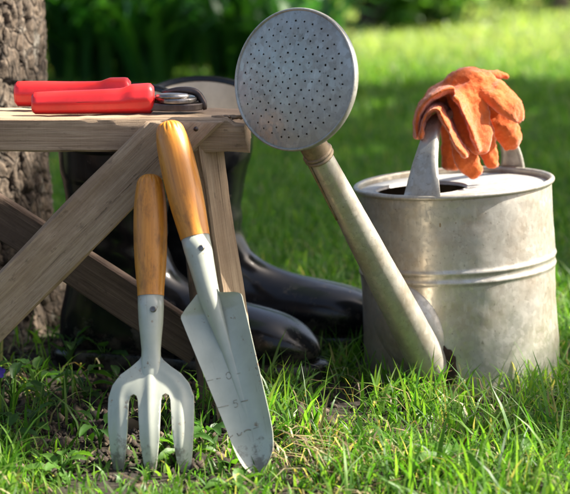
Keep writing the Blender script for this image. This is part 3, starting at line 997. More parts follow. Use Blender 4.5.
def make_trowel():
    tip = W(253, 480, 1.600); tip.z = min(tip.z, -0.006)
    top = W(168, 122, BRACE_F - 0.016)
    M, L = tool_frame(top, tip, R(-13))
    root = empty('hand_trowel', (0, 0, 0)); root.matrix_world = M
    LP = math.hypot(253 - 168, 480 - 122)
    s = L / LP
    z = lambda q: (LP - q) * s           # q = picture distance along the tool from the top
    wooden_handle(root, z(121), z(0), [(0, 14.6 * s), (0.06, 15.2 * s), (0.3, 17.4 * s), (0.55, 18 * s), (0.78, 17 * s), (0.91, 14.6 * s), (0.965, 12.2 * s), (0.99, 8.5 * s), (1.0, 6 * s)])
    body = MB()
    rings = []
    for r, q, fy in ((14.3, 120.5, 1), (14.0, 133, 1), (12.6, 150, 1), (11.3, 168, 1), (10.6, 182, .9), (9.2, 196, .75), (7.4, 214, .6), (5.4, 238, .55), (4.2, 266, .5), (3.2, 296, .45), (2.0, 322, .4), (0.5, 340, .3)):
        yc = 0.0058 * max(0.0, min(1, (q - 180) / 60)) - 0.0016 * max(0.0, (q - 240) / 90)
        xc = s * max(0.0, (q - 190) * 0.072)
        rings.append([Vector((xc + r * s * math.cos(2 * math.pi * j / 32), yc + r * s * fy * math.sin(2 * math.pi * j / 32), z(q))) for j in range(32)])
    body.loft(rings)
    body.build('ferrule', M_PAINT, root)
    # blade: half widths along the tool (picture px), curved like a trough
    prof = [(177, -11, 11), (181, -16, 13), (184, -20, 25), (187, -24, 31.5), (190.5, -28, 33), (195, -31.6, 33), (205, -30.5, 33), (230, -26.5, 32.8), (260, -21.5, 32.6), (290, -16.5, 32.4), (316, -12.2, 32), (330, -10, 31), (343, -7, 28), (353, -3, 22), (361, 3, 15), (366, 8, 9.5)]
    pr = spline(prof, 72)
    nx = 24
    rf, rb = [], []
    for q, ul, ur in pr:
        a, b = [], []
        for j in range(nx + 1):
            u = -1 + 2 * j / nx
            x = ((ul + ur) / 2 + u * (ur - ul) / 2) * s
            dep = 0.0095 * max(0, min(1, (q - 172) / 25))          # trough depth
            tipc = 0.008 * max(0, (q - 300) / 66) ** 2
            y = dep * (1 - abs(u) ** 1.8) * (0.3 + 0.7 * (ur - ul) / 64) - tipc - 0.004
            a.append(Vector((x, y, z(q)))); b.append(Vector((x, y + 0.0018, z(q))))
        rf.append(a); rb.append(b)
    rings = [list(a) + list(reversed(b)) for a, b in zip(rf, rb)]
    mb = MB(); mb.loft(rings)
    bl = mb.build('blade', M_PAINT, root, angle=50)
    # worn depth marks pressed in the blade
    def surf(x, q):
        i = min(range(len(pr)), key=lambda k: abs(pr[k][0] - q))
        row = rf[i]
        j = min(range(nx), key=lambda k: abs((row[k].x + row[k + 1].x) / 2 - x))
        j2 = j + 1
        t = (x - row[j].x) / (row[j2].x - row[j].x)
        p = row[j].lerp(row[j2], t)
        return Vector((x, p.y - 0.0004, z(q)))

    def stroke(pts, w):
        m = MB()
        P = [surf(x * s, q) for x, q in pts]
        m.tube(P, [w * 0.6 * s] * len(P), 6, True, 0.35, side=(0, 0, 1))
        m.build('depth_mark', M_MARK, bl)

    def arcp(cx, cq, rx, rq, a0, a1, n=10):
        return [(cx + rx * math.cos(R(a0 + (a1 - a0) * i / n)), cq + rq * math.sin(R(a0 + (a1 - a0) * i / n))) for i in range(n + 1)]
    q0 = 262
    stroke([(-21, q0), (-15, q0)], 0.35); stroke([(-12, q0), (-8, q0)], 0.45)
    stroke(arcp(0, q0 - 0.5, 2.4, 3.4, 0, 360, 14), 0.5)
    stroke([(5, q0), (12, q0)], 0.35)
    q1 = 290
    stroke([(-17, q1), (-6, q1)], 0.4)
    stroke([(2.5, q1 - 3.4), (-0.8, q1 - 3.4), (-1.0, q1 - 0.6)], 0.5)
    stroke(arcp(0.2, q1 + 1.2, 2.2, 2.2, -120, 130, 9), 0.5)
    stroke([(6, q1 - 0.5), (13, q1 - 0.5)], 0.8)
    q2 = 320
    stroke([(-11, q2 + 1), (-8, q2 - 0.5)], 0.7)
    stroke([(-4, q2 - 1.5), (-3, q2 + 1), (-0.5, q2 + 0.5), (0.5, q2 - 1.5)], 0.9)
    stroke(arcp(6, q2 - 1, 3.2, 1.6, 180, 350, 9), 0.9)
    stroke([(12, q2 - 2), (18, q2 - 2.5)], 0.35)
    rivet(root, 6.5 * s, -12.6 * s, z(135), 3.0 * s)
    tag(root, 'hand trowel with grey pointed blade, right of the fork', 'trowel', 'hand tools leaning on the trestle')


make_fork()
make_trowel()

# ------------------------------------------------------------------ secateurs
def make_secateurs():
    root = empty('secateurs', (W(110, 100, 1.80).x, 1.80, TZ))
    pin = mat_of(root).inverted()
    za = TZ

    def grip(px0, px1, D0, D1, r0, r1, lift):
        a, b = W(px0, 100, D0), W(px1, 100, D1)
        n = 40
        mb = MB()
        rings = []
        for i in range(n + 1):
            t = i / n
            p = a.lerp(b, t)
            # plump grip: rounded end, slim middle, shoulder swelling before the pivot
            r = r0 * (1 + 0.03 * math.sin(t * math.pi * 2 + 0.6)) * (1 - t) + r1 * t
            if t > 0.74: r *= 1 + 0.13 * min(1, (t - 0.74) / 0.08)
            e = 1.0
            if t < 0.03: e = 0.80 + 0.20 * math.sqrt(max(0, 1 - (1 - t / 0.03) ** 2))
            if t > 0.95: e = 0.74 + 0.26 * math.sqrt(max(0, 1 - ((t - 0.95) / 0.05) ** 2))
            hh, ww = r * e, r * e * 0.78
            zc = za + r * 1.0 + lift + 0.0015
            ring = []
            for j in range(32):
                an = 2 * math.pi * j / 32
                c_, s_ = math.cos(an), math.sin(an)
                k = min(1.0 / math.cos((an % (math.pi / 4)) - math.pi / 8), 1.05)     # eight-sided section
                ring.append(Vector((p.x, p.y + ww * k * c_, zc + hh * k * s_)))
            rings.append(ring)
        mb.loft(rings)
        o = mb.build('grip', M_RED, root, M=pin, angle=70)
        # moulded groove along the grip
        g = MB()
        p0, p1 = a.lerp(b, 0.32), a.lerp(b, 0.62)
        zc = za + r0 + lift + 0.003
        g.tube([Vector((p0.lerp(p1, t).x, p0.lerp(p1, t).y - r0 * 0.78 - 0.0003, zc + 0.001 * math.sin(t * 3))) for t in np.linspace(0, 1, 10)], [0.0004, .0011, .0014, .0014, .0014, .0014, .0014, .0014, .0011, .0004], 8, True, 0.5)
        g.build('groove', M_REDDARK, o, M=pin)
        return o
    grip(32, 154, 1.778, 1.786, 0.0100, 0.0128, 0)
    grip(15, 131, 1.826, 1.816, 0.0118, 0.0128, 0.0030)

    # steel jaws lying flat: outline in plan (x along plank, y across), extruded
    def plate(name, outline, z0, z1, mat, bev=0.0008):
        x0 = W(150, 100, 1.79).x
        bm = bmesh.new()
        P = spline(outline + [outline[0]], 60)[:-1]
        lo = [bm.verts.new((x0 + p[0] / 1000, 1.79 + p[1] / 1000, za + z0)) for p in P]
        up = [bm.verts.new((x0 + p[0] / 1000, 1.79 + p[1] / 1000, za + z1)) for p in P]
        bm.faces.new(lo[::-1]); bm.faces.new(up)
        for i in range(len(P)):
            j = (i + 1) % len(P)
            bm.faces.new((lo[i], lo[j], up[j], up[i]))
        bmesh.ops.recalc_face_normals(bm, faces=bm.faces[:])
        rim = [e for e in bm.edges if all(v in up for v in e.verts) or all(v in lo for v in e.verts)]
        bmesh.ops.bevel(bm, geom=rim, offset=bev, segments=2, profile=0.6, affect='EDGES')
        bm.transform(pin)
        me = bpy.data.meshes.new(name); bm.to_mesh(me); bm.free()
        me.materials.append(mat)
        o = bpy.data.objects.new(name, me); COL.objects.link(o); o.parent = root
        return o
    plate('counter_blade', [(-8, -9), (8, -12), (24, -16), (40, -14), (50, -4), (54, 12), (48, 20), (44, 10), (38, 0), (24, 0), (8, 6), (-8, 6)], 0.004, 0.011, M_DARKSTEEL, 0.0012)
    plate('cutting_blade', [(-10, 2), (4, 6), (14, -14), (28, -18), (40, -12), (46, 2), (50, 22), (40, 26), (28, 20), (10, 22), (-12, 26)], 0.0115, 0.0165, M_STEEL, 0.0016)
    # pivot boss, bolt and hooked tip
    b = MB()
    c = Vector((W(173, 100, 1.79).x, 1.783, za))
    b.lathe([(0.012, 0.0168), (0.0125, 0.0185), (0.011, 0.0205), (0.006, 0.0212), (0.0001, 0.0213)], 26, True, Matrix.Translation(c) @ Matrix.Scale(1.35, 4, (1, 0, 0)))
    b.build('pivot_bolt', M_STEEL, root, M=pin)
    h = MB()
    a0 = W(192, 100, 1.795)
    h.tube(spline([(a0.x - 0.03, 1.802, za + 0.020), (a0.x - 0.012, 1.800, za + 0.0225), (a0.x + 0.003, 1.797, za + 0.021), (a0.x + 0.010, 1.795, za + 0.013), (a0.x + 0.013, 1.793, za + 0.004)], 16),
           [0.002, .0026, .003, .0034, .0036, .0038, .0038, .0038, .0036, .0036, .0036, .0036, .0036, .0034, .0028, .0018], 10)
    h.build('hook', M_DARKSTEEL, root, M=pin)
    sp = MB()
    s0 = W(146, 100, 1.80)
    P = [(s0.x + 0.014 * t, 1.803 + 0.004 * math.cos(t * 40), za + 0.013 + 0.004 * math.sin(t * 40)) for t in np.linspace(0, 1, 60)]
    sp.tube(P, 0.0008, 6)
    sp.build('spring', M_DARKSTEEL, root, M=pin)
    tag(root, 'secateurs with bright red grips lying on the trestle plank', 'secateurs')


make_secateurs()

# ------------------------------------------------------------------ rubber boots
def make_boot(x, y, ang, label, sc=1.0, hz=0.270, toe_up=0.0):
    root = empty('rubber_boot', (x, y, 0), (0, 0, ang))
    S = 0.014
    prof = [((.068, hz), (-.066, hz), .061), ((.066, hz - .05), (-.064, hz - .05), .060), ((.060, .20), (-.061, .20), .055), ((.053, .16), (-.056, .155), .050),
            ((.054, .125), (-.055, .112), .046), ((.062, .105), (-.064, .07), .043), ((.077, .091), (-.072, .035), .041), ((.096, .081), (-.066, .006), .039),
            ((.120, .073), (-.01, .0), .040), ((.144, .068), (.06, .0), .044), ((.168, .063), (.115, .0), .048), ((.193, .056), (.155, .0), .0475),
            ((.214, .045), (.188, .0), .041), ((.229, .031), (.213, .002), .028), ((.236, .018), (.230, .006), .012)]
    rings = []
    pr = spline([(a[0], a[1], b[0], b[1], w) for a, b, w in prof], 60)
    n = 44
    for q in pr:
        F, B, w = Vector((q[0], 0, q[1])), Vector((q[2], 0, q[3])), q[4]
        c = (F + B) / 2; ax = (F - B) / 2
        ring = []
        for j in range(n):
            a = 2 * math.pi * j / n
            ca, sa = math.cos(a), math.sin(a)
            k = 1 / (abs(ca) ** 2.4 + abs(sa) ** 2.4) ** (1 / 2.4)
            p = c + ax * (ca * k) + Vector((0, w * sa * k, 0))
            # soft creases at the ankle
            cr = 0.0016 * math.sin(p.z * 210 + p.x * 60) * math.exp(-((p.z - 0.135) / 0.03) ** 2)
            p += Vector((cr * ca, cr * sa, 0))
            p.z = max(p.z, 0) + S
            p.z += (0.034 * sa + 0.002) * max(0.0, (p.z - 0.2) / 0.1)      # shaft top dips on one side
            ring.append(p * sc)
        rings.append(ring)
    mb = MB(); mb.loft(rings, False)
    m = len(mb.v); mb.v.append(tuple(sum((Vector(v) for v in rings[-1]), Vector()) / n))
    base = (len(rings) - 1) * n
    for j in range(n): mb.f.append((base + j, base + (j + 1) % n, m))
    bo = mb.build('upper', M_RUBBER, root)
    # lining: inside of the shaft
    li = MB()
    li.loft([[Vector(v) * 1.0 for v in r] for r in [[Vector((p.x * 0.955, p.y * 0.955, p.z)) for p in rg] for rg in rings[:20]]], False)
    li.build('lining', M_LINING, root)
    # rolled rim band
    rm = MB()
    top = rings[0]
    cc = Vector((sum(p.x for p in top) / n, 0, top[0].z))
    def off(f, dz): return [cc + (p - cc) * f + Vector((0, 0, dz)) for p in top]
    rm.loft([off(0.952, -0.002), off(0.952, 0.002), off(0.98, 0.0042), off(1.015, 0.003), off(1.02, -0.001), off(1.02, -0.007), off(1.002, -0.0085)], False)
    rm.build('rim', M_RUBBER, root)
    # sole with heel
    so = MB()
    outl = []
    plan = [(-.077, .0), (-.072, .024), (-.045, .040), (0, .039), (.05, .037), (.10, .043), (.15, .050), (.19, .048), (.222, .034), (.238, .013), (.241, 0)]
    P = spline(plan, 40)
    outl = [(p[0], p[1]) for p in P] + [(p[0], -p[1]) for p in P[-2:0:-1]]
    def so_ring(f, z, arch=True):
        r = []
        for a, b in outl:
            zz = z
            if arch and z < 0.004: zz += 0.009 * max(0, min(1, 1 - abs((a - 0.035) / 0.03)))
            r.append(Vector((0.08 + (a - 0.08) * f, b * f, zz)) * sc)
        return r
    so.loft([so_ring(0.97, -0.001), so_ring(1.0, 0.001), so_ring(1.02, 0.012), so_ring(1.025, S + 0.004, False), so_ring(1.0, S + 0.008, False), so_ring(0.93, S + 0.009, False)])
    so.build('sole', M_RUBBER, root, angle=45)
    tag(root, label, 'boot', 'pair of rubber boots')


make_boot(B1.x, 2.13, R(-4), 'black rubber boot farther back, toe hidden behind the watering can')
make_boot(B2.x, 2.025, R(-17), 'black rubber boot nearer the trestle, round toe in front of its twin')

# ------------------------------------------------------------------ watering can
def make_can():
    root = empty('watering_can', (CAN_C[0] + 0.0125, CAN_C[1], -0.006), (0, R(-3.6), 0))
    pin = mat_of(root).inverted()
    H = 0.2215
    r = 0.1085
    prof = [(0.0005, 0.010), (r * 0.96, 0.010), (r * 0.985, 0.004), (r * 1.008, 0.000), (r * 1.012, 0.004), (r * 1.004, 0.010)]
    zs = list(np.linspace(0.012, H - 0.004, 60))
    rib_z = (0.128, 0.1385)
    for z_ in sorted(zs + [q + d for q in rib_z for d in (-.0045, -.0035, -.0025, -.0015, 0, .0015, .0025, .0035, .0045)]):
        b = sum(0.0015 * math.exp(-((z_ - q) / 0.0026) ** 2) for q in rib_z)
        prof.append((r * (1.004 - 0.010 * z_ / H) + b, z_))
    n = 120
    rings = []
    for rr, z_ in prof:
        ring = []
        for j in range(n):
            a = 2 * math.pi * j / n
            d = 0.0
            if 0.012 < z_ < H - 0.01:
                d = 0.0018 * noise.noise(Vector((math.cos(a) * 2.2, math.sin(a) * 2.2, z_ * 18))) + 0.0006 * noise.noise(Vector((math.cos(a) * 7, math.sin(a) * 7, z_ * 60)))
            ring.append(Vector(((rr + d) * math.cos(a), (rr + d) * math.sin(a), z_)))
        rings.append(ring)
    mb = MB(); mb.loft(rings, False)
    mb.add(rings[0], [tuple(range(n))])
    body = mb.build('body', M_ZINC, root)
    # inside wall
    iw = MB(); iw.lathe([(r * 0.985, H - 0.004), (r * 0.985, 0.012), (0.001, 0.012)], 80, False)
    iw.build('inner_wall', M_ZINC_BROWN, body)
    # rolled rim
    rm = MB()
    prr = [(r * 0.985, H - 0.008)] + [(r * 0.998 + 0.0030 * math.cos(a), H - 0.001 + 0.0030 * math.sin(a)) for a in np.linspace(R(200), R(-70), 14)]
    rm.lathe(prr, n, False)
    rm.build('rim', M_ZINC, root)
    # top cover plate with an off-centre filling hole
    zc = H - 0.0055
    hx, hy, hr = -0.036, -0.004, 0.052
    mb = MB()
    ro = r * 0.992
    N = 120
    outer, inner, lip, lip2 = [], [], [], []
    for j in range(N):
        a = 2 * math.pi * j / N
        outer.append(Vector((ro * math.cos(a), ro * math.sin(a), zc)))
        inner.append(Vector((hx + hr * math.cos(a), hy + hr * math.sin(a), zc + 0.001)))
        lip.append(Vector((hx + (hr - 0.001) * math.cos(a), hy + (hr - 0.001) * math.sin(a), zc + 0.0018)))
        lip2.append(Vector((hx + (hr - 0.002) * math.cos(a), hy + (hr - 0.002) * math.sin(a), zc - 0.002)))
    rr_ = []
    for k in range(13):
        t = k / 12
        rr_.append([o_.lerp(i_, t) + Vector((0, 0, 0.0014 * math.sin(t * math.pi))) for o_, i_ in zip(outer, inner)])
    mb.loft(rr_ + [lip, lip2], False)
    mb.build('cover', M_ZINC_TOP, root)

    # ---- spout : built at the place where it stands, then brought into the can's own space
    Bs = W(430, 366, 1.905); Nk = W(317, 152, 1.768)
    ax = (Nk - Bs).normalized()
    sp = MB()
    P, rad = [], []
    for i in range(41):
        t = i / 40
        P.append(Bs.lerp(Nk, t)); rad.append(0.0215 * (1 - t) + 0.0124 * t + 0.0004 * noise.noise(Vector((t * 9, 0, 0))))
    # rounded, crimped lower end
    P = [Bs - ax * 0.015, Bs - ax * 0.012] + P; rad = [0.012, 0.018] + rad
    sp.tube(P, rad, 40)
    so = sp.build('spout', M_ZINC, root, M=pin)
    # soldered collar where it meets the body
    fl = MB()
    cen = Vector((CAN_C[0] + 0.004, CAN_C[1], 0))
    rings = []
    for f, lift in ((1.27, -0.003), (1.15, 0.0016), (1.02, 0.0045), (0.85, 0.008), (0.6, 0.011), (0.3, 0.0125), (0.03, 0.013)):
        ring = []
        for j in range(48):
            a = 2 * math.pi * j / 48
            px, py = 408 + f * 0.84 * (31 * 0.88 * math.cos(a) + 50 * 0.475 * math.sin(a)), 328 + f * 0.84 * (-31 * 0.475 * math.cos(a) + 50 * 0.88 * math.sin(a))
            # project on the cylinder
            lo, hi = 1.75, 2.0
            for _ in range(30):
                md = (lo + hi) / 2
                p = W(px, py, md)
                q = pin @ p
                if q.x ** 2 + q.y ** 2 > (r * 1.004 + lift) ** 2: lo = md
                else: hi = md
            ring.append(W(px, py, (lo + hi) / 2))
        rings.append(ring)
    fl.loft(rings, False)
    fl.build('collar', M_ZINC, so, M=pin)
    # dark brown patch painted in for the shade beside the joint
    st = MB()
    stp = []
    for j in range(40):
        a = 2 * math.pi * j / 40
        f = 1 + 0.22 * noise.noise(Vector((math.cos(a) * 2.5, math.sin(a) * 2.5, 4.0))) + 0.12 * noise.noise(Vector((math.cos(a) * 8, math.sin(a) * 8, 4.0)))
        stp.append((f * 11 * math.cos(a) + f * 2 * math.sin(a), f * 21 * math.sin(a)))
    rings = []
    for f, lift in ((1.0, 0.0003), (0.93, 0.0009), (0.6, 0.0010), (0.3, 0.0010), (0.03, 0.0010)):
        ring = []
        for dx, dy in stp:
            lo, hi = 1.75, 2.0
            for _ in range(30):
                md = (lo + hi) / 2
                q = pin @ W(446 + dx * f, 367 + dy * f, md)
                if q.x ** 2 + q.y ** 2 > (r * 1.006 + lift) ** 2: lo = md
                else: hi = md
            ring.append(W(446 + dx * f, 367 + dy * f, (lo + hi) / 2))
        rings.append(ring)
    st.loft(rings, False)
    st.build('shade_patch', M_SHADE, body, M=pin)
    # rusty sleeve of the rose pushed over the spout
    sl = MB()
    s0 = Bs.lerp(Nk, 0.735)
    P = [s0.lerp(Nk, t) for t in np.linspace(0, 1.02, 14)]
    rr2 = [0.0150 * (1 - t) + 0.0133 * t + 0.0007 for t in np.linspace(0, 1, 14)]
    P = [P[0]] + P; rr2 = [rr2[0] - 0.0016] + rr2
    sl.tube(P, rr2, 40, False)
    for t, e in ((0.93, 0.0012), (0.985, 0.0014)):
        c = s0.lerp(Nk, t)
        sl.tube([c - ax * 0.002, c - ax * 0.001, c, c + ax * 0.001, c + ax * 0.002], [0.0136, 0.0140 + e * 0.7, 0.0141 + e, 0.0140 + e * 0.7, 0.0136], 40, False)
    # folded lengthwise seam
    sd = ax.cross(Vector((0, 1, 0))).normalized()
    sd = -(sd if sd.x > 0 else -sd)
    sl.tube([s0.lerp(Nk, t) + (sd * 0.95 + Vector((0, -0.45, 0))).normalized() * (0.0153 * (1 - t) + 0.0139 * t) for t in np.linspace(0.0, 1, 8)], 0.0013, 8)
    sl.build('sleeve', M_ZINC_BROWN, so, M=pin)

    # ---- rose
    C = W(294, 79.5, 1.722)
    view = (Vector((0, 0, CAM_H)) - C).normalized()
    up = Vector((0, 0, 1)) - view * view.z; up.normalize()
    rt = Vector((1, 0, 0))
    nrm = (view * 0.835 + (rt * -0.985 + up * 0.17) * 0.55).normalized()
    xa = up.cross(nrm).normalized(); ya = nrm.cross(xa)
    MR = frame(C, xa, ya, nrm)
    Rr = 0.0668
    dome = lambda q: 0.0075 * (1 - (q / Rr) ** 2)
    hole_r = 0.00115
    holes = []
    rows = [(0.0, 1), (0.0085, 6), (0.0165, 12), (0.0245, 17), (0.0325, 22), (0.0400, 26), (0.0475, 30), (0.0550, 34)]
    for rad_, cnt in rows:
        for i in range(cnt):
            a = 2 * math.pi * (i + 0.37 * (cnt % 5)) / cnt + random.uniform(-0.02, 0.02)
            q = rad_ + random.uniform(-0.0007, 0.0007)
            holes.append((q * math.cos(a), q * math.sin(a)))
    P2, E2 = [], []
    N = 120
    for j in range(N): P2.append(Vector((Rr * 0.985 * math.cos(2 * math.pi * j / N), Rr * 0.985 * math.sin(2 * math.pi * j / N))))
    E2 += [(j, (j + 1) % N) for j in range(N)]
    for hx_, hy_ in holes:
        b0 = len(P2)
        rr0 = hole_r * random.uniform(0.75, 1.15)
        for j in range(8): P2.append(Vector((hx_ + rr0 * math.cos(j * math.pi / 4), hy_ + rr0 * math.sin(j * math.pi / 4))))
        E2 += [(b0 + j, b0 + (j + 1) % 8) for j in range(8)]
    g = np.arange(-Rr, Rr, 0.0042)
    for i, gx in enumerate(g):
        for gy in g:
            gy2 = gy + (0.0021 if i % 2 else 0)
            if gx * gx + gy2 * gy2 < (Rr * 0.95) ** 2 and all((gx - a) ** 2 + (gy2 - b) ** 2 > 0.0019 ** 2 for a, b in holes):
                P2.append(Vector((gx, gy2)))
    res = delaunay_2d_cdt(P2, E2, [], 0, 1e-8)
    V2, F2 = res[0], res[2]
    F3 = []
    for f in F2:
        cx = sum(V2[i].x for i in f) / len(f); cy = sum(V2[i].y for i in f) / len(f)
        if any((cx - a) ** 2 + (cy - b) ** 2 < (hole_r * 0.7) ** 2 for a, b in holes): continue
        F3.append(tuple(f))
    rose = empty('rose', (0, 0, 0)); rose.parent = root
    fp = MB()
    fp.add([Vector((v.x, v.y, dome(v.length) + 0.0004 * noise.noise(Vector((v.x * 60, v.y * 60, 0))))) for v in V2], F3)
    fp.build('perforated_face', M_ZINC_ROSE, rose, M=pin @ MR)
    rim = MB()
    rim.lathe([(Rr * 0.972, 0.0002), (Rr * 0.985, 0.0016), (Rr * 1.0, 0.0018), (Rr * 1.015, 0.0006), (Rr * 1.018, -0.0015), (Rr * 1.012, -0.0055), (Rr * 0.995, -0.0068)], 120, False)
    rim.build('rim', M_ZINC_ROSE, rose, M=pin @ MR)
    # funnel behind the face, bending into the spout
    fu = MB()
    pth = [C - nrm * 0.004, C - nrm * 0.010, C - nrm * 0.020, C - nrm * 0.029, W(303, 112, 1.757), Bs.lerp(Nk, 1.08), Bs.lerp(Nk, 1.0)]
    rads = [Rr * 1.0, Rr * 0.93, Rr * 0.66, Rr * 0.42, 0.0165, 0.0140, 0.0136]
    pr = spline([(*p, q) for p, q in zip(pth, rads)], 36)
    fu.tube([Vector(q[:3]) for q in pr], [q[3] for q in pr], 64, False)
    fu.build('funnel', M_ZINC_BROWN, rose, M=pin)

    # ---- carrying handle: tapering channel strap arching from front to back
    f0 = W(421.5, 195, 1.902); bk0 = W(513, 172, 2.085)
    pl = (bk0 - f0); pl.z = 0; pl.normalize()
    lat = Vector((0, 0, 1)).cross(pl).normalized()
    path = [f0 + Vector((0, 0, -0.004)), W(424, 165, 1.918), W(428.5, 140, 1.935), W(434, 121, 1.955), W(445, 112, 1.975), W(466, 107, 2.0), W(490, 108, 2.03), W(504, 128, 2.06), W(512, 152, 2.08), bk0 + Vector((0, 0, -0.004))]
    wid = [0.0222, 0.0150, 0.0105, 0.0085, 0.0082, 0.0082, 0.0085, 0.0095, 0.0125, 0.017]
    pr = spline([(*p, w) for p, w in zip(path, wid)], 60)
    rings = []
    for i, q in enumerate(pr):
        p = Vector(q[:3]); w = q[3]
        t = (Vector(pr[min(i + 1, 59)][:3]) - Vector(pr[max(i - 1, 0)][:3])).normalized()
        la = (lat - t * lat.dot(t)).normalized()
        nr = la.cross(t)
        if nr.z < 0 and i > 20: nr = nr
        out = nr if (p + nr * 0.01 - Vector((CAN_C[0], CAN_C[1], 0.16))).length > (p - nr * 0.01 - Vector((CAN_C[0], CAN_C[1], 0.16))).length else -nr
        fl_ = 0.0048 * min(1, abs(i) / 10, (59 - i) / 10)
        sec = [(-1, -fl_), (-1.0, -fl_ * 0.3), (-0.86, 0.0008), (-0.5, 0.0014), (0, 0.0006), (0.5, 0.0014), (0.86, 0.0008), (1.0, -fl_ * 0.3), (1, -fl_)]
        outer_ = [p + la * (u * w) + out * d for u, d in sec]
        inner_ = [p + la * (u * (w - 0.0014)) + out * (d - 0.0014) for u, d in reversed(sec)]
        rings.append(outer_ + inner_)
    hb = MB(); hb.loft(rings)
    hb.build('carrying_handle', M_ZINC, root, M=pin, angle=60)
    tag(root, 'old zinc watering can with round perforated rose, standing in the grass', 'watering can')


make_can()

# ------------------------------------------------------------------ gloves
def make_glove(name, tubes, label, seed):
    mb = MB()
    ref = W(465, 130, 2.0)
    for pts, rad, flat, side in tubes:
        pr = spline([(*W(*p), r) for p, r in zip(pts, rad)], 26)
        P = [Vector(q[:3]) for q in pr]
        rr = [q[3] / 910.0 for q in pr]
        # round ends
        d0 = (P[0] - P[1]).normalized(); d1 = (P[-1] - P[-2]).normalized()
        e = 0.75 * min(1.0, flat)
        P = [P[0] + d0 * rr[0] * e, P[0] + d0 * rr[0] * e * 0.75] + P + [P[-1] + d1 * rr[-1] * e * 0.75, P[-1] + d1 * rr[-1] * e]
        rr = [rr[0] * 0.3, rr[0] * 0.75] + rr + [rr[-1] * 0.75, rr[-1] * 0.3]
        mb.tube([p - ref for p in P], rr, 24, True, flat, side)
    o = mb.build(name, M_GLOVE)
    o.location = ref
    m = o.modifiers.new('r', 'REMESH'); m.mode = 'VOXEL'; m.voxel_size = 0.0016; m.use_smooth_shade = True
    s = o.modifiers.new('s', 'SMOOTH'); s.factor = 0.5; s.iterations = 5
    tx = bpy.data.textures.new('folds_%d' % seed, 'CLOUDS'); tx.noise_scale = 0.02; tx.noise_depth = 2
    d = o.modifiers.new('d', 'DISPLACE'); d.texture = tx; d.strength = 0.0075; d.mid_level = 0.5; d.texture_coords = 'LOCAL'
    tx2 = bpy.data.textures.new('fluff_%d' % seed, 'CLOUDS'); tx2.noise_scale = 0.0035; tx2.noise_depth = 2
    d2 = o.modifiers.new('d2', 'DISPLACE'); d2.texture = tx2; d2.strength = 0.0008; d2.mid_level = 0.5; d2.texture_coords = 'LOCAL'
    tx3 = bpy.data.textures.new('wrinkles_%d' % seed, 'MARBLE'); tx3.noise_scale = 0.012; tx3.turbulence = 9; tx3.noise_depth = 2
    d3 = o.modifiers.new('d3', 'DISPLACE'); d3.texture = tx3; d3.strength = 0.0006; d3.mid_level = 0.5; d3.texture_coords = 'LOCAL'
    tag(o, label, 'glove', 'pair of gloves on the can handle')
    # short loose fibres standing off the knit
    ev = o.evaluated_get(bpy.context.evaluated_depsgraph_get()).to_mesh()
    nvt = len(ev.vertices)
    co = np.zeros(nvt * 3, np.float32); ev.vertices.foreach_get('co', co); co = co.reshape(-1, 3)
    no = np.zeros(nvt * 3, np.float32); ev.vertices.foreach_get('normal', no); no = no.reshape(-1, 3)
    pick = rng.integers(0, nvt, 16000)
    P, N = co[pick], no[pick] + rng.normal(0, 0.7, (16000, 3))
    N /= np.linalg.norm(N, axis=1)[:, None]
    S = np.cross(N, rng.normal(size=(16000, 3))); S /= np.linalg.norm(S, axis=1)[:, None]
    Lf = rng.uniform(0.0008, 0.0032, (16000, 1))
    V = np.stack([P - S * 0.00007, P + S * 0.00007, P + N * Lf], 1).reshape(-1, 3)
    fz = tri_mesh('fuzz', M_GLOVE, V, np.arange(48000).reshape(-1, 3))
    fz.parent = o; fz['kind'] = 'stuff'
    return o


DEP = (0.15, 1, 0)      # sheets run back along the depth
def sheet(path, half, thick_ratio):
    return [(path, [half] * len(path), thick_ratio, DEP)]


upper = []
# folded cuff and palm: broad sheet over the handle (radius is half the sheet's depth in picture px)
upper += [([(419.5, 134, 1.985), (420.5, 113, 1.985), (430, 98, 1.985), (445, 90, 1.99), (458, 95, 1.99), (468, 114, 1.99), (475, 132, 1.985), (480, 146, 1.985)],
           [38, 40, 42, 44, 45, 43, 38, 32], 0.12, DEP)]
upper += [([(428, 105, 2.005), (445, 93, 2.0), (462, 84, 2.0), (480, 84, 2.0), (491, 98, 2.0)], [8, 12, 15, 15, 14], 1.0, None)]
upper += [([(442, 99, 2.01), (455, 104, 2.005), (466, 122, 2.0)], [9, 11, 11], 1.0, None)]
upper += [([(462, 90, 1.982), (471, 116, 1.974), (477, 138, 1.966), (482, 153, 1.96)], [19, 19, 16, 8], 0.32, (1, 0.1, 0))]
upper += [([(472, 82, 1.995), (495, 92, 1.985), (511, 107, 1.982), (521, 121, 1.982)], [13, 15, 14, 7], 0.45, (0.6, 0.6, 0.5))]
upper += [([(482, 88, 2.0), (497, 112, 2.0), (508, 136, 1.998), (511, 149, 1.998)], [16, 17, 14, 8], 0.40, (1, 0.1, 0))]
upper += [([(478, 77, 2.02), (494, 75.5, 2.03), (507, 76.5, 2.035)], [6, 4.8, 4.4], 1.0, None)]
lower = []
lower += [([(423.5, 135, 1.975), (426, 118, 1.975), (432, 108, 1.975), (440, 108, 1.975), (449, 122, 1.975), (457, 139, 1.975), (466, 151, 1.975)], [40, 40, 40, 40, 40, 38, 32], 0.085, DEP)]
lower += [([(460, 136, 1.975), (466, 157, 1.970), (477, 174, 1.968)], [11, 12, 8], 0.5, (1, 0, 0))]
lower += [([(476, 118, 1.99), (486, 142, 1.985), (493, 166, 1.980)], [14, 12, 7], 0.5, (1, 0, 0))]
lower += [([(448, 108, 2.03), (452, 140, 2.035), (452, 166, 2.035)], [12, 12, 10], 0.5, (1, 0, 0))]
make_glove('work_glove', upper, 'upper orange fabric glove folded over the can handle, thumb pointing right', 1)
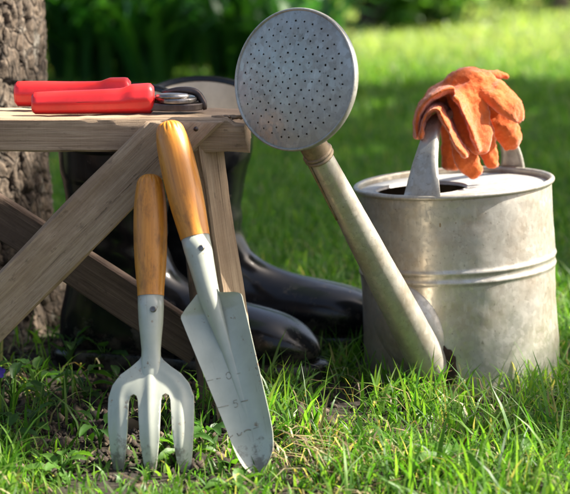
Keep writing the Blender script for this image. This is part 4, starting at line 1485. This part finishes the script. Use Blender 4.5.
make_glove('work_glove', lower, 'lower orange glove under its twin, fingers hanging to the can cover', 2)

# ------------------------------------------------------------------ weeds and the violet flower
def leaf_shape(L, w, cup, droop):
    """broad pointed leaf, local x outwards"""
    mb = MB()
    rings = []
    n = 9
    V, F = [], []
    for i in range(n + 1):
        t = i / n
        ww = w * math.sin(math.pi * min(1, t ** 0.8)) ** 0.8 * 0.5 + 0.0004
        zc = L * (0.35 * t - droop * t * t)
        for u in (-1, -0.5, 0, 0.5, 1):
            V.append((L * t, ww * u, zc + cup * abs(u) * ww + 0.0006 * math.sin(t * 20) * abs(u)))
    for i in range(n):
        for j in range(4):
            a = i * 5 + j
            F.append((a, a + 1, a + 6, a + 5))
    mb.add(V, F)
    return mb


LEAF_MATS = [m_leaf('weed_leaf_%d' % i, False, c, 0.4) for i, c in enumerate(((0.05, 0.13, 0.02), (0.08, 0.17, 0.03), (0.035, 0.09, 0.02)))]
LEAF_MESH = []
for i, (L, w, cu, dr) in enumerate(((0.026, 0.013, 0.5, 0.35), (0.021, 0.012, 0.4, 0.2), (0.034, 0.012, 0.6, 0.45), (0.016, 0.013, 0.3, 0.15))):
    for mi in range(3):
        o = leaf_shape(L, w, cu, dr).build('leaf', LEAF_MATS[mi])
        LEAF_MESH.append(o.data)
        bpy.data.objects.remove(o)


def weed(px, py, nl, sc, label, mats=None, rise=0.02):
    D = CAM_H / math.tan(PITCH + math.atan((py - 247) / FPX))
    p = W(px, py, D)
    root = empty('weed_plant', (p.x, p.y, ground_h(p.x, p.y)))
    st = MB()
    leaves = []
    for i in range(nl):
        a = i * 2.4 + random.uniform(-0.4, 0.4)
        hgt = rise * (0.25 + 0.75 * random.random())
        e = Vector((0.008 * math.cos(a), 0.008 * math.sin(a), hgt))
        st.tube(spline([(0, 0, -0.003), (0.002 * math.cos(a), 0.002 * math.sin(a), hgt * 0.6), e], 6), [0.0009, .0009, .0008, .0008, .0007, .0006], 5)
        me = LEAF_MESH[(random.choice(mats or (0, 1, 2))) + 3 * random.randrange(4)]
        l = bpy.data.objects.new('leaf', me); COL.objects.link(l); l.parent = root
        l.location = e
        l.rotation_euler = (random.uniform(-0.3, 0.3), random.uniform(-0.5, 0.25), a)
        s_ = sc * random.uniform(0.75, 1.25)
        l.scale = (s_, s_, s_)
    st.build('stem', LEAF_MATS[1], root)
    tag(root, label, 'weed', 'weeds in the grass')
    return root


weed(186, 458, 9, 0.85, 'leafy weed between the fork tines and the trowel tip', (0, 1), 0.022)
weed(205, 447, 7, 0.75, 'broad leaved weed touching the left edge of the trowel blade', (0, 2), 0.022)
weed(62, 474, 9, 0.8, 'sunlit weed at the bottom left, in front of the fork', (1,), 0.02)
weed(28, 435, 9, 0.9, 'leafy weed in the shade at the left edge', (0, 2), 0.025)
weed(85, 400, 10, 0.85, 'dark weed left of the fork shoulder', (2,), 0.03)
weed(105, 372, 10, 0.9, 'dark weed under the crossed braces', (2,), 0.035)
weed(70, 372, 9, 0.9, 'dark leafy weed below the rear brace near the trunk', (2,), 0.04)
weed(450, 478, 8, 0.95, 'pale leaved weed in the sunlit grass below the can', (1,), 0.02)
weed(345, 476, 8, 0.7, 'small sunlit weed right of the straw patch', (1,), 0.015)
weed(395, 455, 7, 0.7, 'small weed below the spout base', (0, 1), 0.018)
weed(235, 488, 7, 0.7, 'sunlit weed in front of the trowel tip', (1,), 0.016)
weed(540, 470, 7, 0.8, 'weed in the grass at the right edge', (0, 1), 0.018)

for k_, (px, py, w_) in enumerate(((12, 402, 'second dark weed from the left edge, below the brace'), (48, 412, 'dark weed on bare soil left of the fork'), (120, 392, 'dark weed just behind the fork shoulder'),
                                 (35, 388, 'dark weed at the foot of the tree trunk'), (8, 455, 'leafy weed in the bottom left corner'), (100, 448, 'weed touching the left tine of the fork'), (165, 425, 'dark weed seen between fork and trowel'))):
    weed(px, py, 8, 0.85, w_, (0, 2) if k_ % 2 else (2,), 0.028)

def violet():
    p = W(-1, 398, 1.86)
    root = empty('violet_flower', (p.x, p.y, 0))
    st = MB(); st.tube(spline([(0, 0, -0.003), (0.002, 0.001, 0.02), (0.001, -0.002, W(1, 371, 1.86).z)], 8), 0.0008, 6)
    st.build('stem', LEAF_MATS[1], root)
    top = Vector((0.001, -0.002, W(1, 371, 1.86).z))
    for i in range(5):
        a = i * 2 * math.pi / 5 + 0.3
        mb = leaf_shape(0.0075, 0.0065, 0.2, 0.1)
        o = mb.build('petal', M_PETAL, root)
        o.location = top
        o.rotation_euler = (R(90), -a, 0)
    for a in (0.5, 2.6):
        l = bpy.data.objects.new('leaf', LEAF_MESH[1]); COL.objects.link(l); l.parent = root
        l.location = top + Vector((0, 0, 0.006)); l.rotation_euler = (0.3, -0.2, a); l.scale = (0.5, 0.5, 0.5)
    tag(root, 'tiny violet flower at the left edge below the brace', 'flower')


violet()
